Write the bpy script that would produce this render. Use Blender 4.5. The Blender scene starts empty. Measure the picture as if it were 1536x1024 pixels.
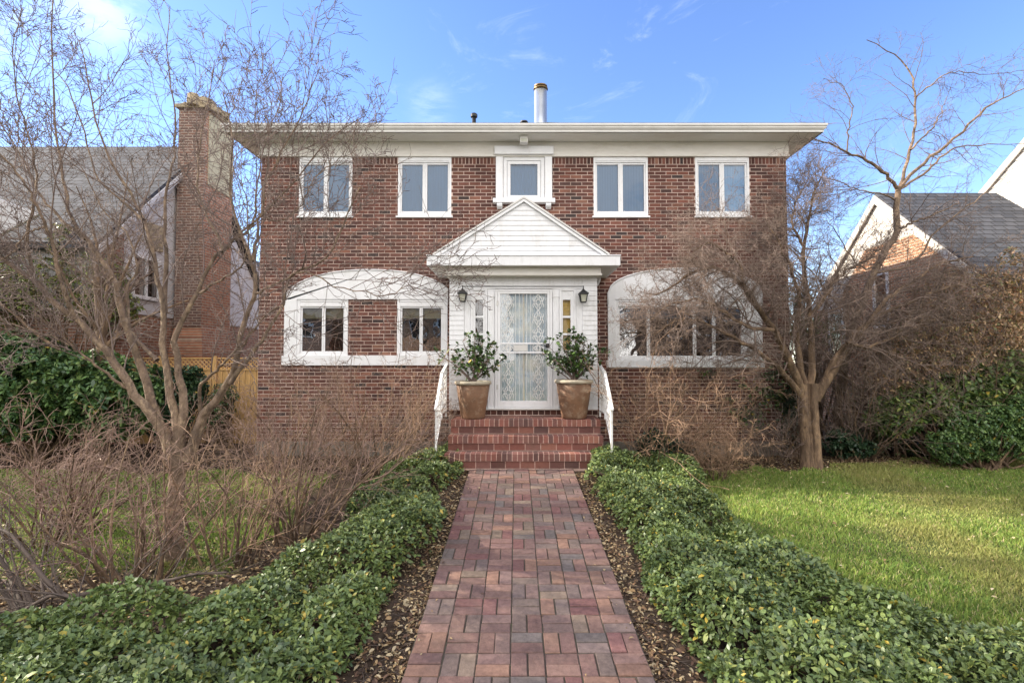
import bpy, math, random
import numpy as np
from mathutils import Vector
random.seed(7)
RNG = np.random.default_rng(11)
D2R = math.radians
scene = bpy.context.scene
COL = scene.collection

# ---------------------------------------------------------------- camera model
CAMZ, FPX, CX, CY = 1.557, 763.0, 775.0, 512.0
PITCH = math.atan(29/763.0)
CP, SP = math.cos(PITCH), math.sin(PITCH)

def P(u, v, Y):
    """point at distance Y (m, along the yard) seen at photo pixel u, v"""
    dx = (u-CX)/FPX; dz = (CY-v)/FPX
    dy = CP - dz*SP; dzz = SP + dz*CP
    t = Y/dy
    return np.array([dx*t, Y, CAMZ + dzz*t])
def PX(u, Y, v=541): return float(P(u, v, Y)[0])
def PZ(v, Y): return float(P(CX, v, Y)[2])

cam = bpy.data.cameras.new('camera'); camo = bpy.data.objects.new('camera', cam); COL.objects.link(camo)
camo.location = (0, 0, CAMZ); camo.rotation_euler = (math.pi/2+PITCH, 0, 0)
cam.sensor_width = 36; cam.lens = FPX/1536*36; cam.shift_x = -(CX-768)/1536.0
cam.clip_start = 0.05; cam.clip_end = 900
scene.camera = camo

# ---------------------------------------------------------------- tags
def tag(o, label=None, cat=None, group=None, kind=None):
    if label: o['label'] = label
    if cat: o['category'] = cat
    if group: o['group'] = group
    if kind: o['kind'] = kind
    return o
def empty(name, loc=(0,0,0)):
    o = bpy.data.objects.new(name, None); COL.objects.link(o); o.location = loc
    o.empty_display_size = .2
    return o
def link(name, me, mats, parent=None):
    for m in (mats if isinstance(mats, (list, tuple)) else [mats]): me.materials.append(m)
    o = bpy.data.objects.new(name, me); COL.objects.link(o)
    if parent is not None:
        o.parent = parent
        wl = Vector((0,0,0)); p = parent
        while p is not None: wl += p.location; p = p.parent
        o.location = -wl          # geometry is written in world coordinates
    return o

# ---------------------------------------------------------------- mesh builder
class MB:
    def __init__(s): s.v=[]; s.f=[]; s.m=[]; s.c=[]
    def face(s, pts, mat=0, col=(1,1,1)):
        i=len(s.v); s.v.extend([tuple(map(float,p)) for p in pts]); s.f.append(list(range(i,i+len(pts)))); s.m.append(mat); s.c.append(col)
    def box(s, x0,x1,y0,y1,z0,z1, mat=0, col=(1,1,1), skip=''):
        i=len(s.v)
        s.v += [(x0,y0,z0),(x1,y0,z0),(x1,y1,z0),(x0,y1,z0),(x0,y0,z1),(x1,y0,z1),(x1,y1,z1),(x0,y1,z1)]
        F={'b':(0,3,2,1),'t':(4,5,6,7),'f':(0,1,5,4),'r':(1,2,6,5),'k':(2,3,7,6),'l':(3,0,4,7)}
        for k,q in F.items():
            if k in skip: continue
            s.f.append([i+a for a in q]); s.m.append(mat); s.c.append(col)
    def prism(s, poly, a, b, axis='y', mat=0, col=(1,1,1)):
        """extrude polygon (2-d) from a to b; axis y: poly=(x,z); axis x: poly=(y,z); axis z: (x,y)"""
        mk={'y':lambda p,t:(p[0],t,p[1]),'x':lambda p,t:(t,p[0],p[1]),'z':lambda p,t:(p[0],p[1],t)}[axis]
        n=len(poly); i=len(s.v)
        s.v += [mk(p,a) for p in poly]+[mk(p,b) for p in poly]
        s.f.append(list(range(i,i+n))); s.f.append(list(range(i+2*n-1,i+n-1,-1)))
        s.m += [mat,mat]; s.c += [col,col]
        for k in range(n):
            k2=(k+1)%n
            s.f.append([i+k,i+n+k,i+n+k2,i+k2]); s.m.append(mat); s.c.append(col)
    def lathe(s, prof, cx, cy, n=24, mat=0, col=(1,1,1), sq=0):
        i=len(s.v)
        for (r,z) in prof:
            for k in range(n):
                a=2*math.pi*k/n + sq
                s.v.append((cx+r*math.cos(a), cy+r*math.sin(a), z))
        for j in range(len(prof)-1):
            for k in range(n):
                k2=(k+1)%n
                s.f.append([i+j*n+k,i+j*n+k2,i+(j+1)*n+k2,i+(j+1)*n+k]); s.m.append(mat); s.c.append(col)
        s.f.append([i+k for k in range(n)][::-1]); s.m.append(mat); s.c.append(col)
        s.f.append([i+(len(prof)-1)*n+k for k in range(n)]); s.m.append(mat); s.c.append(col)
    def tube(s, pts, rad, n=6, mat=0, col=(1,1,1)):
        pts=[Vector(p) for p in pts]
        R = rad if isinstance(rad,(list,tuple)) else [rad]*len(pts)
        i=len(s.v); ref=None
        for j,p in enumerate(pts):
            t=(pts[min(j+1,len(pts)-1)]-pts[max(j-1,0)]).normalized()
            if ref is None: ref = Vector((0,0,1)) if abs(t.z)<.8 else Vector((1,0,0))
            a=t.cross(ref)
            if a.length<1e-4: a=t.orthogonal()
            a.normalize(); b=t.cross(a)
            for k in range(n):
                w=2*math.pi*k/n
                s.v.append(tuple(p+(a*math.cos(w)+b*math.sin(w))*R[j]))
        for j in range(len(pts)-1):
            for k in range(n):
                k2=(k+1)%n
                s.f.append([i+j*n+k,i+j*n+k2,i+(j+1)*n+k2,i+(j+1)*n+k]); s.m.append(mat); s.c.append(col)
        s.f.append([i+k for k in range(n)][::-1]); s.f.append([i+(len(pts)-1)*n+k for k in range(n)])
        s.m += [mat,mat]; s.c += [col,col]
    def build(s, name, mats, parent=None, bevel=0, smooth=False, recalc=True):
        me=bpy.data.meshes.new(name); me.from_pydata(s.v,[],s.f)
        me.polygons.foreach_set('material_index', s.m)
        if any(c!=(1,1,1) for c in s.c):
            at=me.attributes.new('Col','FLOAT_COLOR','CORNER')
            arr=np.concatenate([np.tile(np.array([*c,1.0],dtype=np.float32),(len(f),1)) for c,f in zip(s.c,s.f)])
            at.data.foreach_set('color', arr.ravel())
        if recalc:
            import bmesh
            bm=bmesh.new(); bm.from_mesh(me); bmesh.ops.recalc_face_normals(bm, faces=bm.faces); bm.to_mesh(me); bm.free()
        me.polygons.foreach_set('use_smooth',[smooth]*len(me.polygons))
        me.update()
        o=link(name,me,mats,parent)
        if bevel:
            b=o.modifiers.new('bevel','BEVEL'); b.width=bevel; b.segments=1; b.limit_method='ANGLE'; b.angle_limit=D2R(50)
        return o

def np_mesh(name, verts, faces, mats, parent=None, pcol=None, smooth=False):
    """verts (N,3), faces (F,k) all the same k"""
    me=bpy.data.meshes.new(name); F,k=faces.shape
    me.vertices.add(len(verts)); me.vertices.foreach_set('co', np.ascontiguousarray(verts,dtype=np.float32).ravel())
    me.loops.add(F*k); me.loops.foreach_set('vertex_index', np.ascontiguousarray(faces,dtype=np.int32).ravel())
    me.polygons.add(F); me.polygons.foreach_set('loop_start', np.arange(0,F*k,k,dtype=np.int32))
    if smooth: me.polygons.foreach_set('use_smooth', np.ones(F,dtype=bool))
    me.update(calc_edges=True)
    if pcol is not None:
        at=me.attributes.new('Col','FLOAT_COLOR','POINT')
        c=np.ones((len(verts),4),dtype=np.float32); c[:,:3]=pcol
        at.data.foreach_set('color', c.ravel())
    return link(name,me,mats,parent)

# ---------------------------------------------------------------- materials
def mat_new(name):
    m=bpy.data.materials.new(name); m.use_nodes=True
    nt=m.node_tree; b=nt.nodes['Principled BSDF']; return m,nt,b
def N(nt,t,**k):
    n=nt.nodes.new(t)
    for a,b in k.items(): setattr(n,a,b)
    return n
def plain(name, col, rough=.6, var=.12, scale=6, bump=0, bscale=40, spec=.4, metal=0, dirt=None, dscale=1.5, damt=.35, stretch=(1,1,1)):
    m,nt,b=mat_new(name); L=nt.links
    tc=N(nt,'ShaderNodeTexCoord'); mp=N(nt,'ShaderNodeMapping'); mp.inputs['Scale'].default_value=stretch
    L.new(tc.outputs['Object'],mp.inputs['Vector'])
    nz=N(nt,'ShaderNodeTexNoise'); nz.inputs['Scale'].default_value=scale; nz.inputs['Detail'].default_value=8; nz.inputs['Roughness'].default_value=.65
    L.new(mp.outputs[0],nz.inputs['Vector'])
    r=N(nt,'ShaderNodeValToRGB'); e=r.color_ramp.elements
    e[0].position=.3; e[1].position=.7
    e[0].color=(*[c*(1-var) for c in col],1); e[1].color=(*[min(1,c*(1+var)) for c in col],1)
    L.new(nz.outputs['Fac'],r.inputs['Fac']); out=r.outputs[0]
    if dirt:
        n2=N(nt,'ShaderNodeTexNoise'); n2.inputs['Scale'].default_value=dscale; n2.inputs['Detail'].default_value=10; n2.inputs['Roughness'].default_value=.75
        L.new(mp.outputs[0],n2.inputs['Vector'])
        r2=N(nt,'ShaderNodeValToRGB'); r2.color_ramp.elements[0].position=.5; r2.color_ramp.elements[1].position=.78
        r2.color_ramp.elements[0].color=(0,0,0,1); r2.color_ramp.elements[1].color=(damt,damt,damt,1)
        L.new(n2.outputs['Fac'],r2.inputs['Fac'])
        mx=N(nt,'ShaderNodeMix',data_type='RGBA'); L.new(r2.outputs[0],mx.inputs['Factor']); L.new(out,mx.inputs['A']); mx.inputs['B'].default_value=(*dirt,1)
        out=mx.outputs['Result']
    L.new(out,b.inputs['Base Color'])
    b.inputs['Roughness'].default_value=rough; b.inputs['Metallic'].default_value=metal; b.inputs['Specular IOR Level'].default_value=spec
    if bump:
        n3=N(nt,'ShaderNodeTexNoise'); n3.inputs['Scale'].default_value=bscale; n3.inputs['Detail'].default_value=6
        L.new(mp.outputs[0],n3.inputs['Vector'])
        bp=N(nt,'ShaderNodeBump'); bp.inputs['Strength'].default_value=1; bp.inputs['Distance'].default_value=bump
        L.new(n3.outputs['Fac'],bp.inputs['Height']); L.new(bp.outputs[0],b.inputs['Normal'])
    return m
def attr_mat(name, rough=.8, bump=.003, bscale=60, var=.25, vscale=12, spec=.3, trans=0, mult=1.0, stain=None, sscale=.9):
    m,nt,b=mat_new(name); L=nt.links
    at=N(nt,'ShaderNodeAttribute'); at.attribute_name='Col'
    tc=N(nt,'ShaderNodeTexCoord'); nz=N(nt,'ShaderNodeTexNoise'); nz.inputs['Scale'].default_value=vscale; nz.inputs['Detail'].default_value=8; nz.inputs['Roughness'].default_value=.7
    L.new(tc.outputs['Object'],nz.inputs['Vector'])
    mr=N(nt,'ShaderNodeMapRange'); mr.inputs['From Min'].default_value=.25; mr.inputs['From Max'].default_value=.75
    mr.inputs['To Min'].default_value=(1-var)*mult; mr.inputs['To Max'].default_value=(1+var)*mult
    L.new(nz.outputs['Fac'],mr.inputs['Value'])
    vm=N(nt,'ShaderNodeVectorMath',operation='SCALE'); L.new(at.outputs['Color'],vm.inputs[0]); L.new(mr.outputs[0],vm.inputs['Scale'])
    out=vm.outputs[0]
    if stain:
        n2=N(nt,'ShaderNodeTexNoise'); n2.inputs['Scale'].default_value=sscale; n2.inputs['Detail'].default_value=9; n2.inputs['Roughness'].default_value=.7
        mp2=N(nt,'ShaderNodeMapping'); mp2.inputs['Scale'].default_value=(1.5,1,.55); L.new(tc.outputs['Object'],mp2.inputs['Vector']); L.new(mp2.outputs[0],n2.inputs['Vector'])
        r2=N(nt,'ShaderNodeMapRange'); r2.inputs['From Min'].default_value=.5; r2.inputs['From Max'].default_value=.75; r2.inputs['To Max'].default_value=.45
        L.new(n2.outputs['Fac'],r2.inputs['Value'])
        mx=N(nt,'ShaderNodeMix',data_type='RGBA'); L.new(r2.outputs[0],mx.inputs['Factor']); L.new(out,mx.inputs['A']); mx.inputs['B'].default_value=(*stain,1)
        out=mx.outputs['Result']
    L.new(out,b.inputs['Base Color']); b.inputs['Roughness'].default_value=rough; b.inputs['Specular IOR Level'].default_value=spec
    if bump:
        n3=N(nt,'ShaderNodeTexNoise'); n3.inputs['Scale'].default_value=bscale; n3.inputs['Detail'].default_value=5
        L.new(tc.outputs['Object'],n3.inputs['Vector'])
        bp=N(nt,'ShaderNodeBump'); bp.inputs['Distance'].default_value=bump; L.new(n3.outputs['Fac'],bp.inputs['Height']); L.new(bp.outputs[0],b.inputs['Normal'])
    if trans:
        tr=N(nt,'ShaderNodeBsdfTranslucent'); L.new(out,tr.inputs['Color'])
        ms=N(nt,'ShaderNodeMixShader'); ms.inputs[0].default_value=trans
        o=nt.nodes['Material Output']; L.new(b.outputs[0],ms.inputs[1]); L.new(tr.outputs[0],ms.inputs[2]); L.new(ms.outputs[0],o.inputs['Surface'])
    return m
def brick_mat(name, c1, c2, mortar, plane='xz', bw=.2127, rh=.0677, ms=.011, off=.5):
    m,nt,b=mat_new(name); L=nt.links
    tc=N(nt,'ShaderNodeTexCoord'); sp=N(nt,'ShaderNodeSeparateXYZ'); cb=N(nt,'ShaderNodeCombineXYZ')
    L.new(tc.outputs['Object'],sp.inputs[0])
    ax={'x':0,'y':1,'z':2}
    L.new(sp.outputs[ax[plane[0]]],cb.inputs[0]); L.new(sp.outputs[ax[plane[1]]],cb.inputs[1])
    bt=N(nt,'ShaderNodeTexBrick'); bt.offset=off
    bt.inputs['Scale'].default_value=1; bt.inputs['Brick Width'].default_value=bw; bt.inputs['Row Height'].default_value=rh
    bt.inputs['Mortar Size'].default_value=ms; bt.inputs['Mortar Smooth'].default_value=.1; bt.inputs['Bias'].default_value=0
    bt.inputs['Color1'].default_value=(*c1,1); bt.inputs['Color2'].default_value=(*c2,1); bt.inputs['Mortar'].default_value=(*mortar,1)
    L.new(cb.outputs[0],bt.inputs['Vector'])
    nz=N(nt,'ShaderNodeTexNoise'); nz.inputs['Scale'].default_value=9; nz.inputs['Detail'].default_value=8; L.new(tc.outputs['Object'],nz.inputs['Vector'])
    mr=N(nt,'ShaderNodeMapRange'); mr.inputs['To Min'].default_value=.6; mr.inputs['To Max'].default_value=1.4; L.new(nz.outputs['Fac'],mr.inputs['Value'])
    vm=N(nt,'ShaderNodeVectorMath',operation='SCALE'); L.new(bt.outputs['Color'],vm.inputs[0]); L.new(mr.outputs[0],vm.inputs['Scale'])
    L.new(vm.outputs[0],b.inputs['Base Color']); b.inputs['Roughness'].default_value=.9
    bp=N(nt,'ShaderNodeBump'); bp.invert=True; bp.inputs['Distance'].default_value=.008; L.new(bt.outputs['Fac'],bp.inputs['Height']); L.new(bp.outputs[0],b.inputs['Normal'])
    return m
def glass_mat(name, refl=.3, tint=(1,1,1), clear=(.85,.9,.9)):
    m=bpy.data.materials.new(name); m.use_nodes=True; nt=m.node_tree; nt.nodes.remove(nt.nodes['Principled BSDF']); L=nt.links
    tr=N(nt,'ShaderNodeBsdfTransparent'); tr.inputs[0].default_value=(*clear,1)
    gl=N(nt,'ShaderNodeBsdfGlossy'); gl.inputs['Roughness'].default_value=.015; gl.inputs['Color'].default_value=(*tint,1)
    tc=N(nt,'ShaderNodeTexCoord'); nz=N(nt,'ShaderNodeTexNoise'); nz.inputs['Scale'].default_value=2.2; L.new(tc.outputs['Object'],nz.inputs['Vector'])
    bp=N(nt,'ShaderNodeBump'); bp.inputs['Distance'].default_value=.004; L.new(nz.outputs['Fac'],bp.inputs['Height']); L.new(bp.outputs[0],gl.inputs['Normal'])
    fr=N(nt,'ShaderNodeFresnel'); fr.inputs['IOR'].default_value=1.5
    ad=N(nt,'ShaderNodeMath',operation='ADD',use_clamp=True); ad.inputs[1].default_value=refl; L.new(fr.outputs[0],ad.inputs[0])
    ms=N(nt,'ShaderNodeMixShader'); L.new(ad.outputs[0],ms.inputs[0]); L.new(tr.outputs[0],ms.inputs[1]); L.new(gl.outputs[0],ms.inputs[2])
    L.new(ms.outputs[0],nt.nodes['Material Output'].inputs['Surface'])
    return m
def shingle_mat(name, c1, c2, gap, plane='xy', rh=.14, bw=.3):
    m=brick_mat(name,c1,c2,gap,plane,bw,rh,.012,.5); return m

M={}
M['white']=plain('white_paint',(.73,.73,.74),.5,.04,5,.0008,30,dirt=(.40,.385,.34),dscale=3,damt=.55,stretch=(2.2,2.2,.8))
M['trim']=plain('window_trim_paint',(.75,.75,.76),.45,.03,5,dirt=(.45,.43,.39),dscale=6,damt=.45)
M['cream']=plain('cream_eave_paint',(.72,.69,.64),.55,.06,3,dirt=(.45,.4,.3),dscale=2.2,damt=.5,stretch=(1,1,3))
M['soffit']=plain('soffit_paint',(.68,.66,.62),.6,.05,3,dirt=(.4,.37,.3),damt=.4)
M['gutter']=plain('gutter_metal_paint',(.60,.585,.555),.4,.08,3,dirt=(.35,.33,.28),dscale=4,damt=.4)
M['brick']=attr_mat('brick_face',.85,.004,70,.34,5,stain=(.19,.115,.085),sscale=.55)
M['mortar']=plain('mortar',(.58,.45,.385),.95,.3,2.5,.003,60,dirt=(.2,.15,.12),dscale=2,damt=.5)
M['sidebrick']=brick_mat('side_wall_brick',(.16,.06,.045),(.08,.04,.035),(.40,.32,.27),'yz')
M['backbrick']=brick_mat('back_wall_brick',(.16,.06,.045),(.08,.04,.035),(.40,.32,.27),'xz')
M['concrete']=plain('foundation_concrete',(.17,.15,.125),.95,.25,5,.01,25,dirt=(.07,.06,.05),damt=.6)
M['asphalt_roof']=shingle_mat('asphalt_roof',(.09,.09,.10),(.13,.13,.14),(.04,.04,.045))
M['metal']=plain('galvanised_flue',(.62,.66,.70),.3,.1,3,metal=.85)
M['black']=plain('black_metal',(.02,.02,.022),.4,.2,9)
M['rust']=plain('tarnished_cap',(.16,.10,.035),.45,.4,20,metal=.5)
M['glass']=glass_mat('window_glass',.30)
M['glass_up']=glass_mat('upper_window_glass',.02,clear=(.93,.96,.98))
M['door_glass']=glass_mat('door_glass',.10,clear=(.97,.98,.98))
M['dark_room']=plain('dark_room',(.025,.022,.02),.9,.3,3)
M['blind']=plain('blue_grey_blind',(.10,.215,.36),.7,.05,4,stretch=(8,1,.6))
M['curtain']=plain('cream_curtain',(.60,.52,.37),.8,.15,5,stretch=(6,1,1))
M['sheer']=plain('sheer_with_reflection',(.46,.53,.58),.8,.15,3,dirt=(.88,.80,.62),dscale=1.5,damt=1.0)  # cream and blue patches paint the door pane's reflection into the curtain
M['ivory']=plain('ivory_panel',(.85,.78,.62),.7,.12,3,stretch=(2,1,2))
M['yellow']=plain('yellow_lining',(.80,.55,.16),.8,.15,4)
M['lampglass']=plain('frosted_lamp_glass',(.42,.42,.34),.25,.15,12)
M['pot']=plain('glazed_terracotta',(.15,.078,.042),.7,.3,5,.003,18,dirt=(.45,.38,.28),dscale=7,damt=.6)
M['pot_rim']=plain('weathered_rim',(.32,.28,.21),.8,.25,9,.003,40,dirt=(.12,.14,.08),dscale=6,damt=.6)
M['soil']=plain('potting_soil',(.03,.022,.016),.95,.3,30,.01,60)
M['iron']=plain('white_iron_paint',(.74,.74,.73),.45,.05,9,dirt=(.3,.22,.15),dscale=14,damt=.7)
M['bark']=plain('grey_brown_bark',(.165,.115,.08),.9,.6,7,.035,24,dirt=(.50,.37,.23),dscale=13,damt=1.0,stretch=(1,1,.55))
M['bark_dark']=plain('brown_bark',(.13,.085,.055),.92,.5,8,.03,22,dirt=(.40,.27,.15),dscale=8,damt=.9,stretch=(1,1,.3))
M['twig']=plain('pinkish_twig',(.225,.145,.112),.85,.35,3)
M['twig_grey']=plain('grey_twig',(.17,.125,.105),.85,.35,3)
M['twig_tan']=plain('tan_twig',(.29,.185,.12),.85,.35,2.5)
M['twig_brown']=plain('brown_twig',(.185,.135,.11),.85,.35,2)
M['twig_dark']=plain('dark_twig',(.10,.075,.06),.85,.35,3)
M['leaf']=attr_mat('evergreen_leaf',.44,0,60,.15,6,spec=.5,trans=.12)
M['dryleaf']=attr_mat('dry_leaf',.8,0,60,.2,20,trans=.15)
M['grassblade']=attr_mat('grass_blade',.6,0,60,.2,2,trans=.3)
M['paver']=attr_mat('paver_brick',.85,.004,90,.38,26,spec=.25,stain=(.135,.105,.085),sscale=2.4)
M['stepbrick']=attr_mat('step_brick',.8,.003,80,.2,18,spec=.3,stain=(.12,.075,.05),sscale=2.2)
M['wood']=plain('cedar_fence_wood',(.62,.38,.15),.8,.25,6,.004,30,dirt=(.2,.13,.07),damt=.5,stretch=(4,4,.5))
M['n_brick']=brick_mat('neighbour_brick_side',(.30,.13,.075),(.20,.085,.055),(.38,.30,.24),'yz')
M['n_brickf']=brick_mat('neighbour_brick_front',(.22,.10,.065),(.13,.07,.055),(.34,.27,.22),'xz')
M['o_brick']=brick_mat('orange_brick_side',(.48,.23,.12),(.38,.17,.09),(.5,.4,.3),'yz')
M['o_brickf']=brick_mat('orange_brick_front',(.48,.23,.12),(.38,.17,.09),(.5,.4,.3),'xz')
M['n_white']=plain('neighbour_white',(.56,.545,.56),.7,.05,3,dirt=(.4,.38,.36),damt=.4)
M['n_cream']=plain('neighbour_cream',(.60,.56,.51),.7,.05,3,dirt=(.5,.45,.4),damt=.3)
M['slate']=shingle_mat('slate_roof',(.034,.038,.050),(.072,.075,.088),(.012,.012,.015),'xz',.13,.26)
M['stone']=plain('cracked_cap_stone',(.36,.29,.19),.9,.35,6,.03,14,dirt=(.15,.10,.05),damt=.6)
M['asphalt']=plain('asphalt_road',(.055,.055,.058),.9,.2,14,.004,120)
M['sidewalk']=plain('concrete_pavement',(.35,.33,.30),.9,.15,5,.003,80,dirt=(.2,.18,.15),damt=.4)
# ---------------------------------------------------------------- terrain
PCX = .07; PHW = .75           # path centre and half width
FOOT = 7.4
def sstep(a,b,x): 
    t=np.clip((np.asarray(x,float)-a)/(b-a),0,1); return t*t*(3-2*t)
def path_z(y): return -.075*(FOOT-np.asarray(y,float))
def gz(x,y):
    x=np.asarray(x,float); y=np.asarray(y,float)
    yy=np.clip(y,-1.2,9.5)
    lawn=-.20-.043*(9.5-yy)
    lawn=lawn+.02*np.sin(x*1.3+.7)*np.sin(y*.9)
    pz=path_z(np.clip(y,-1.2,FOOT))-.035
    w=1-sstep(PHW+.15,PHW+1.0,np.abs(x-PCX))
    g=lawn*(1-w)+pz*w
    ks=sstep(-3.2,-1.2,y)
    return g*ks + -.69*(1-ks)
# left and right planting bed outlines (x as a function of y)
RB=[(-3,5.2),(2.4,4.6),(3.0,3.75),(3.43,3.15),(3.92,2.85),(4.43,2.68),(5.0,2.5),(5.8,2.4),(6.5,2.45),(7.3,2.7),(8.1,2.95),(9.5,3.0)]
LB=[(-3,-9),(2.6,-9),(3.12,-5.2),(3.5,-3.4),(3.95,-2.5),(4.6,-2.15),(5.2,-2.1),(5.8,-2.05),(6.5,-2.15),(7.3,-2.3),(8.1,-2.4),(9.5,-2.4)]
def rb(y): return np.interp(y,[a for a,b in RB],[b for a,b in RB])
def lb(y): return np.interp(y,[a for a,b in LB],[b for a,b in LB])
def vnoise(x,y,s=1.0,seed=0):
    x=np.asarray(x,float)*s; y=np.asarray(y,float)*s
    def h(i,j):
        n=np.sin(i*127.1+j*311.7+seed*74.7)*43758.5453; return n-np.floor(n)
    i=np.floor(x); j=np.floor(y); fx=x-i; fy=y-j; fx=fx*fx*(3-2*fx); fy=fy*fy*(3-2*fy)
    return (h(i,j)*(1-fx)+h(i+1,j)*fx)*(1-fy)+(h(i,j+1)*(1-fx)+h(i+1,j+1)*fx)*fy
def soil_mask(x,y):
    """1 where bare soil/mulch, 0 where lawn"""
    n=(vnoise(x,y,1.7,3)-.5)*.5+(vnoise(x,y,5,4)-.5)*.25
    inr=(x>PCX)&(x<rb(y)+n*.5+.05)&(y<9.6)
    inl=(x<PCX)&(x>lb(y)-n*.5-.55)&(y<9.6)
    edge_r=(x>PCX)&(y>8.55+n*1.0+np.clip((x-5.3)*.5,0,.6))
    edge_l=(x<PCX)&(y>8.3+n)
    far=(y>9.35+n)
    leftshrub=(x<-2)&(x>-6)&(y<4.7+n+ (x+3)*.1)
    return (inr|inl|edge_r|edge_l|far|leftshrub)&(y>-1.3)
def build_ground():
    xs=np.concatenate([np.array([-400,-200,-100,-60,-40,-28,-20]),np.arange(-15,-8,.5),np.arange(-8,8,.14),np.arange(8,15.1,.5),np.array([20,28,40,60,100,200,400])])
    ys=np.concatenate([np.array([-400,-200,-100,-60,-40,-28,-20,-14,-10,-7]),np.arange(-5,0,.4),np.arange(0,11,.14),np.arange(11.2,18,.8),np.array([22,30,42,60,100,200,400])])
    X,Y=np.meshgrid(xs,ys); Z=gz(X,Y)
    Z=Z+np.where((np.abs(X)<9)&(Y>0)&(Y<11),(vnoise(X,Y,7,9)-.5)*.02,0)
    Z=np.where((Y<-3.1)&(Y>-11.5),-.87,Z)
    V=np.stack([X,Y,Z],-1).reshape(-1,3); nx=len(xs); ny=len(ys)
    i=(np.arange(ny-1)[:,None]*nx+np.arange(nx-1)[None,:]).ravel()
    F=np.stack([i,i+1,i+nx+1,i+nx],-1)
    sm=soil_mask(X,Y).reshape(-1)
    g=np.array([.075,.095,.028]); s=np.array([.055,.038,.026])
    c=np.where(sm[:,None],s,g)*(.75+.5*vnoise(X,Y,2.3,1).reshape(-1,1))
    m=attr_mat('soil_and_turf',.95,.012,30,.35,9,spec=.15)
    o=np_mesh('ground',V,F,m,pcol=c,smooth=True); tag(o,kind='structure')
build_ground()

def path_build():
    mb=MB(); pitch=.2143
    pal=[(.225,.13,.105),(.235,.135,.11),(.205,.125,.105),(.26,.155,.12),(.20,.14,.115),(.215,.155,.125),(.25,.18,.13),(.225,.11,.095),(.29,.165,.115),(.195,.14,.12),(.22,.14,.118),(.18,.145,.125),(.225,.145,.12),(.215,.125,.105),(.24,.14,.11)]
    rnd=random.Random(3)
    rows=int((FOOT+1.2)/pitch)
    def brick(x0,x1,y0,y1):
        c=rnd.choice(pal); k=rnd.uniform(.82,1.1)*.76; c=(c[0]*k*.97,c[1]*k,c[2]*k*1.07)
        g=.0045; bz=rnd.uniform(-.0045,.003); tl=rnd.uniform(-.002,.002)
        x0+=g; x1-=g; y0+=g; y1-=g
        jx=rnd.uniform(-.003,.003); jy=rnd.uniform(-.002,.002); x0+=jx; x1+=jx; y0+=jy; y1+=jy
        def Z(y): return float(path_z(y))+bz
        b=.004; i=len(mb.v)
        for (a,bb,dz) in ((0,0,-.05),(0,0,-b),(b,b,0)):
            for (xx,yy) in ((x0+a,y0+bb),(x1-a,y0+bb),(x1-a,y1-bb),(x0+a,y1-bb)):
                mb.v.append((xx,yy,Z(yy)+dz+tl*(1 if xx>x0+.05 else -1)))
        for j in (0,4):
            for k2 in range(4):
                n2=(k2+1)%4; mb.f.append([i+j+k2,i+j+n2,i+j+4+n2,i+j+4+k2]); mb.m.append(0); mb.c.append(c)
        mb.f.append([i+8,i+9,i+10,i+11]); mb.m.append(0); mb.c.append(c)
    for r in range(rows):
        y1=FOOT-r*pitch; y0=y1-pitch
        for c in range(7):
            x0=PCX-PHW+c*pitch; x1=x0+pitch
            if (r+c)%2: 
                brick(x0,x1,y0,(y0+y1)/2); brick(x0,x1,(y0+y1)/2,y1)
            else:
                brick(x0,(x0+x1)/2,y0,y1); brick((x0+x1)/2,x1,y0,y1)
    # sand bed between the pavers
    ya=FOOT-rows*pitch
    mb.face([(PCX-PHW,ya,float(path_z(ya))-.010),(PCX+PHW,ya,float(path_z(ya))-.010),(PCX+PHW,FOOT,-.010),(PCX-PHW,FOOT,-.010)],1)
    o=mb.build('path',[M['paver'],plain('joint_sand',(.075,.06,.045),.95,.3,20,dirt=(.05,.075,.025),dscale=2.5,damt=.9)],recalc=False); tag(o,kind='structure')
path_build()
def street():
    mb=MB()
    for k in range(-20,20): mb.box(k*1.5,k*1.5+1.49,-2.75,-1.3,-.80,-.645-.0*k)
    tag(mb.build('sidewalk',M['sidewalk'],bevel=.008),kind='structure')
    mb=MB(); mb.box(-60,60,-3.35,-3.2,-.95,-.69); mb.box(-60,60,-11.45,-11.3,-.95,-.69)
    tag(mb.build('kerb',M['sidewalk'],bevel=.01),kind='structure')
    mb=MB(); mb.face([(-60,-11.3,-.82),(60,-11.3,-.82),(60,-3.35,-.82),(-60,-3.35,-.82)])
    tag(mb.build('road',M['asphalt']),kind='structure')
street()

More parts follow.
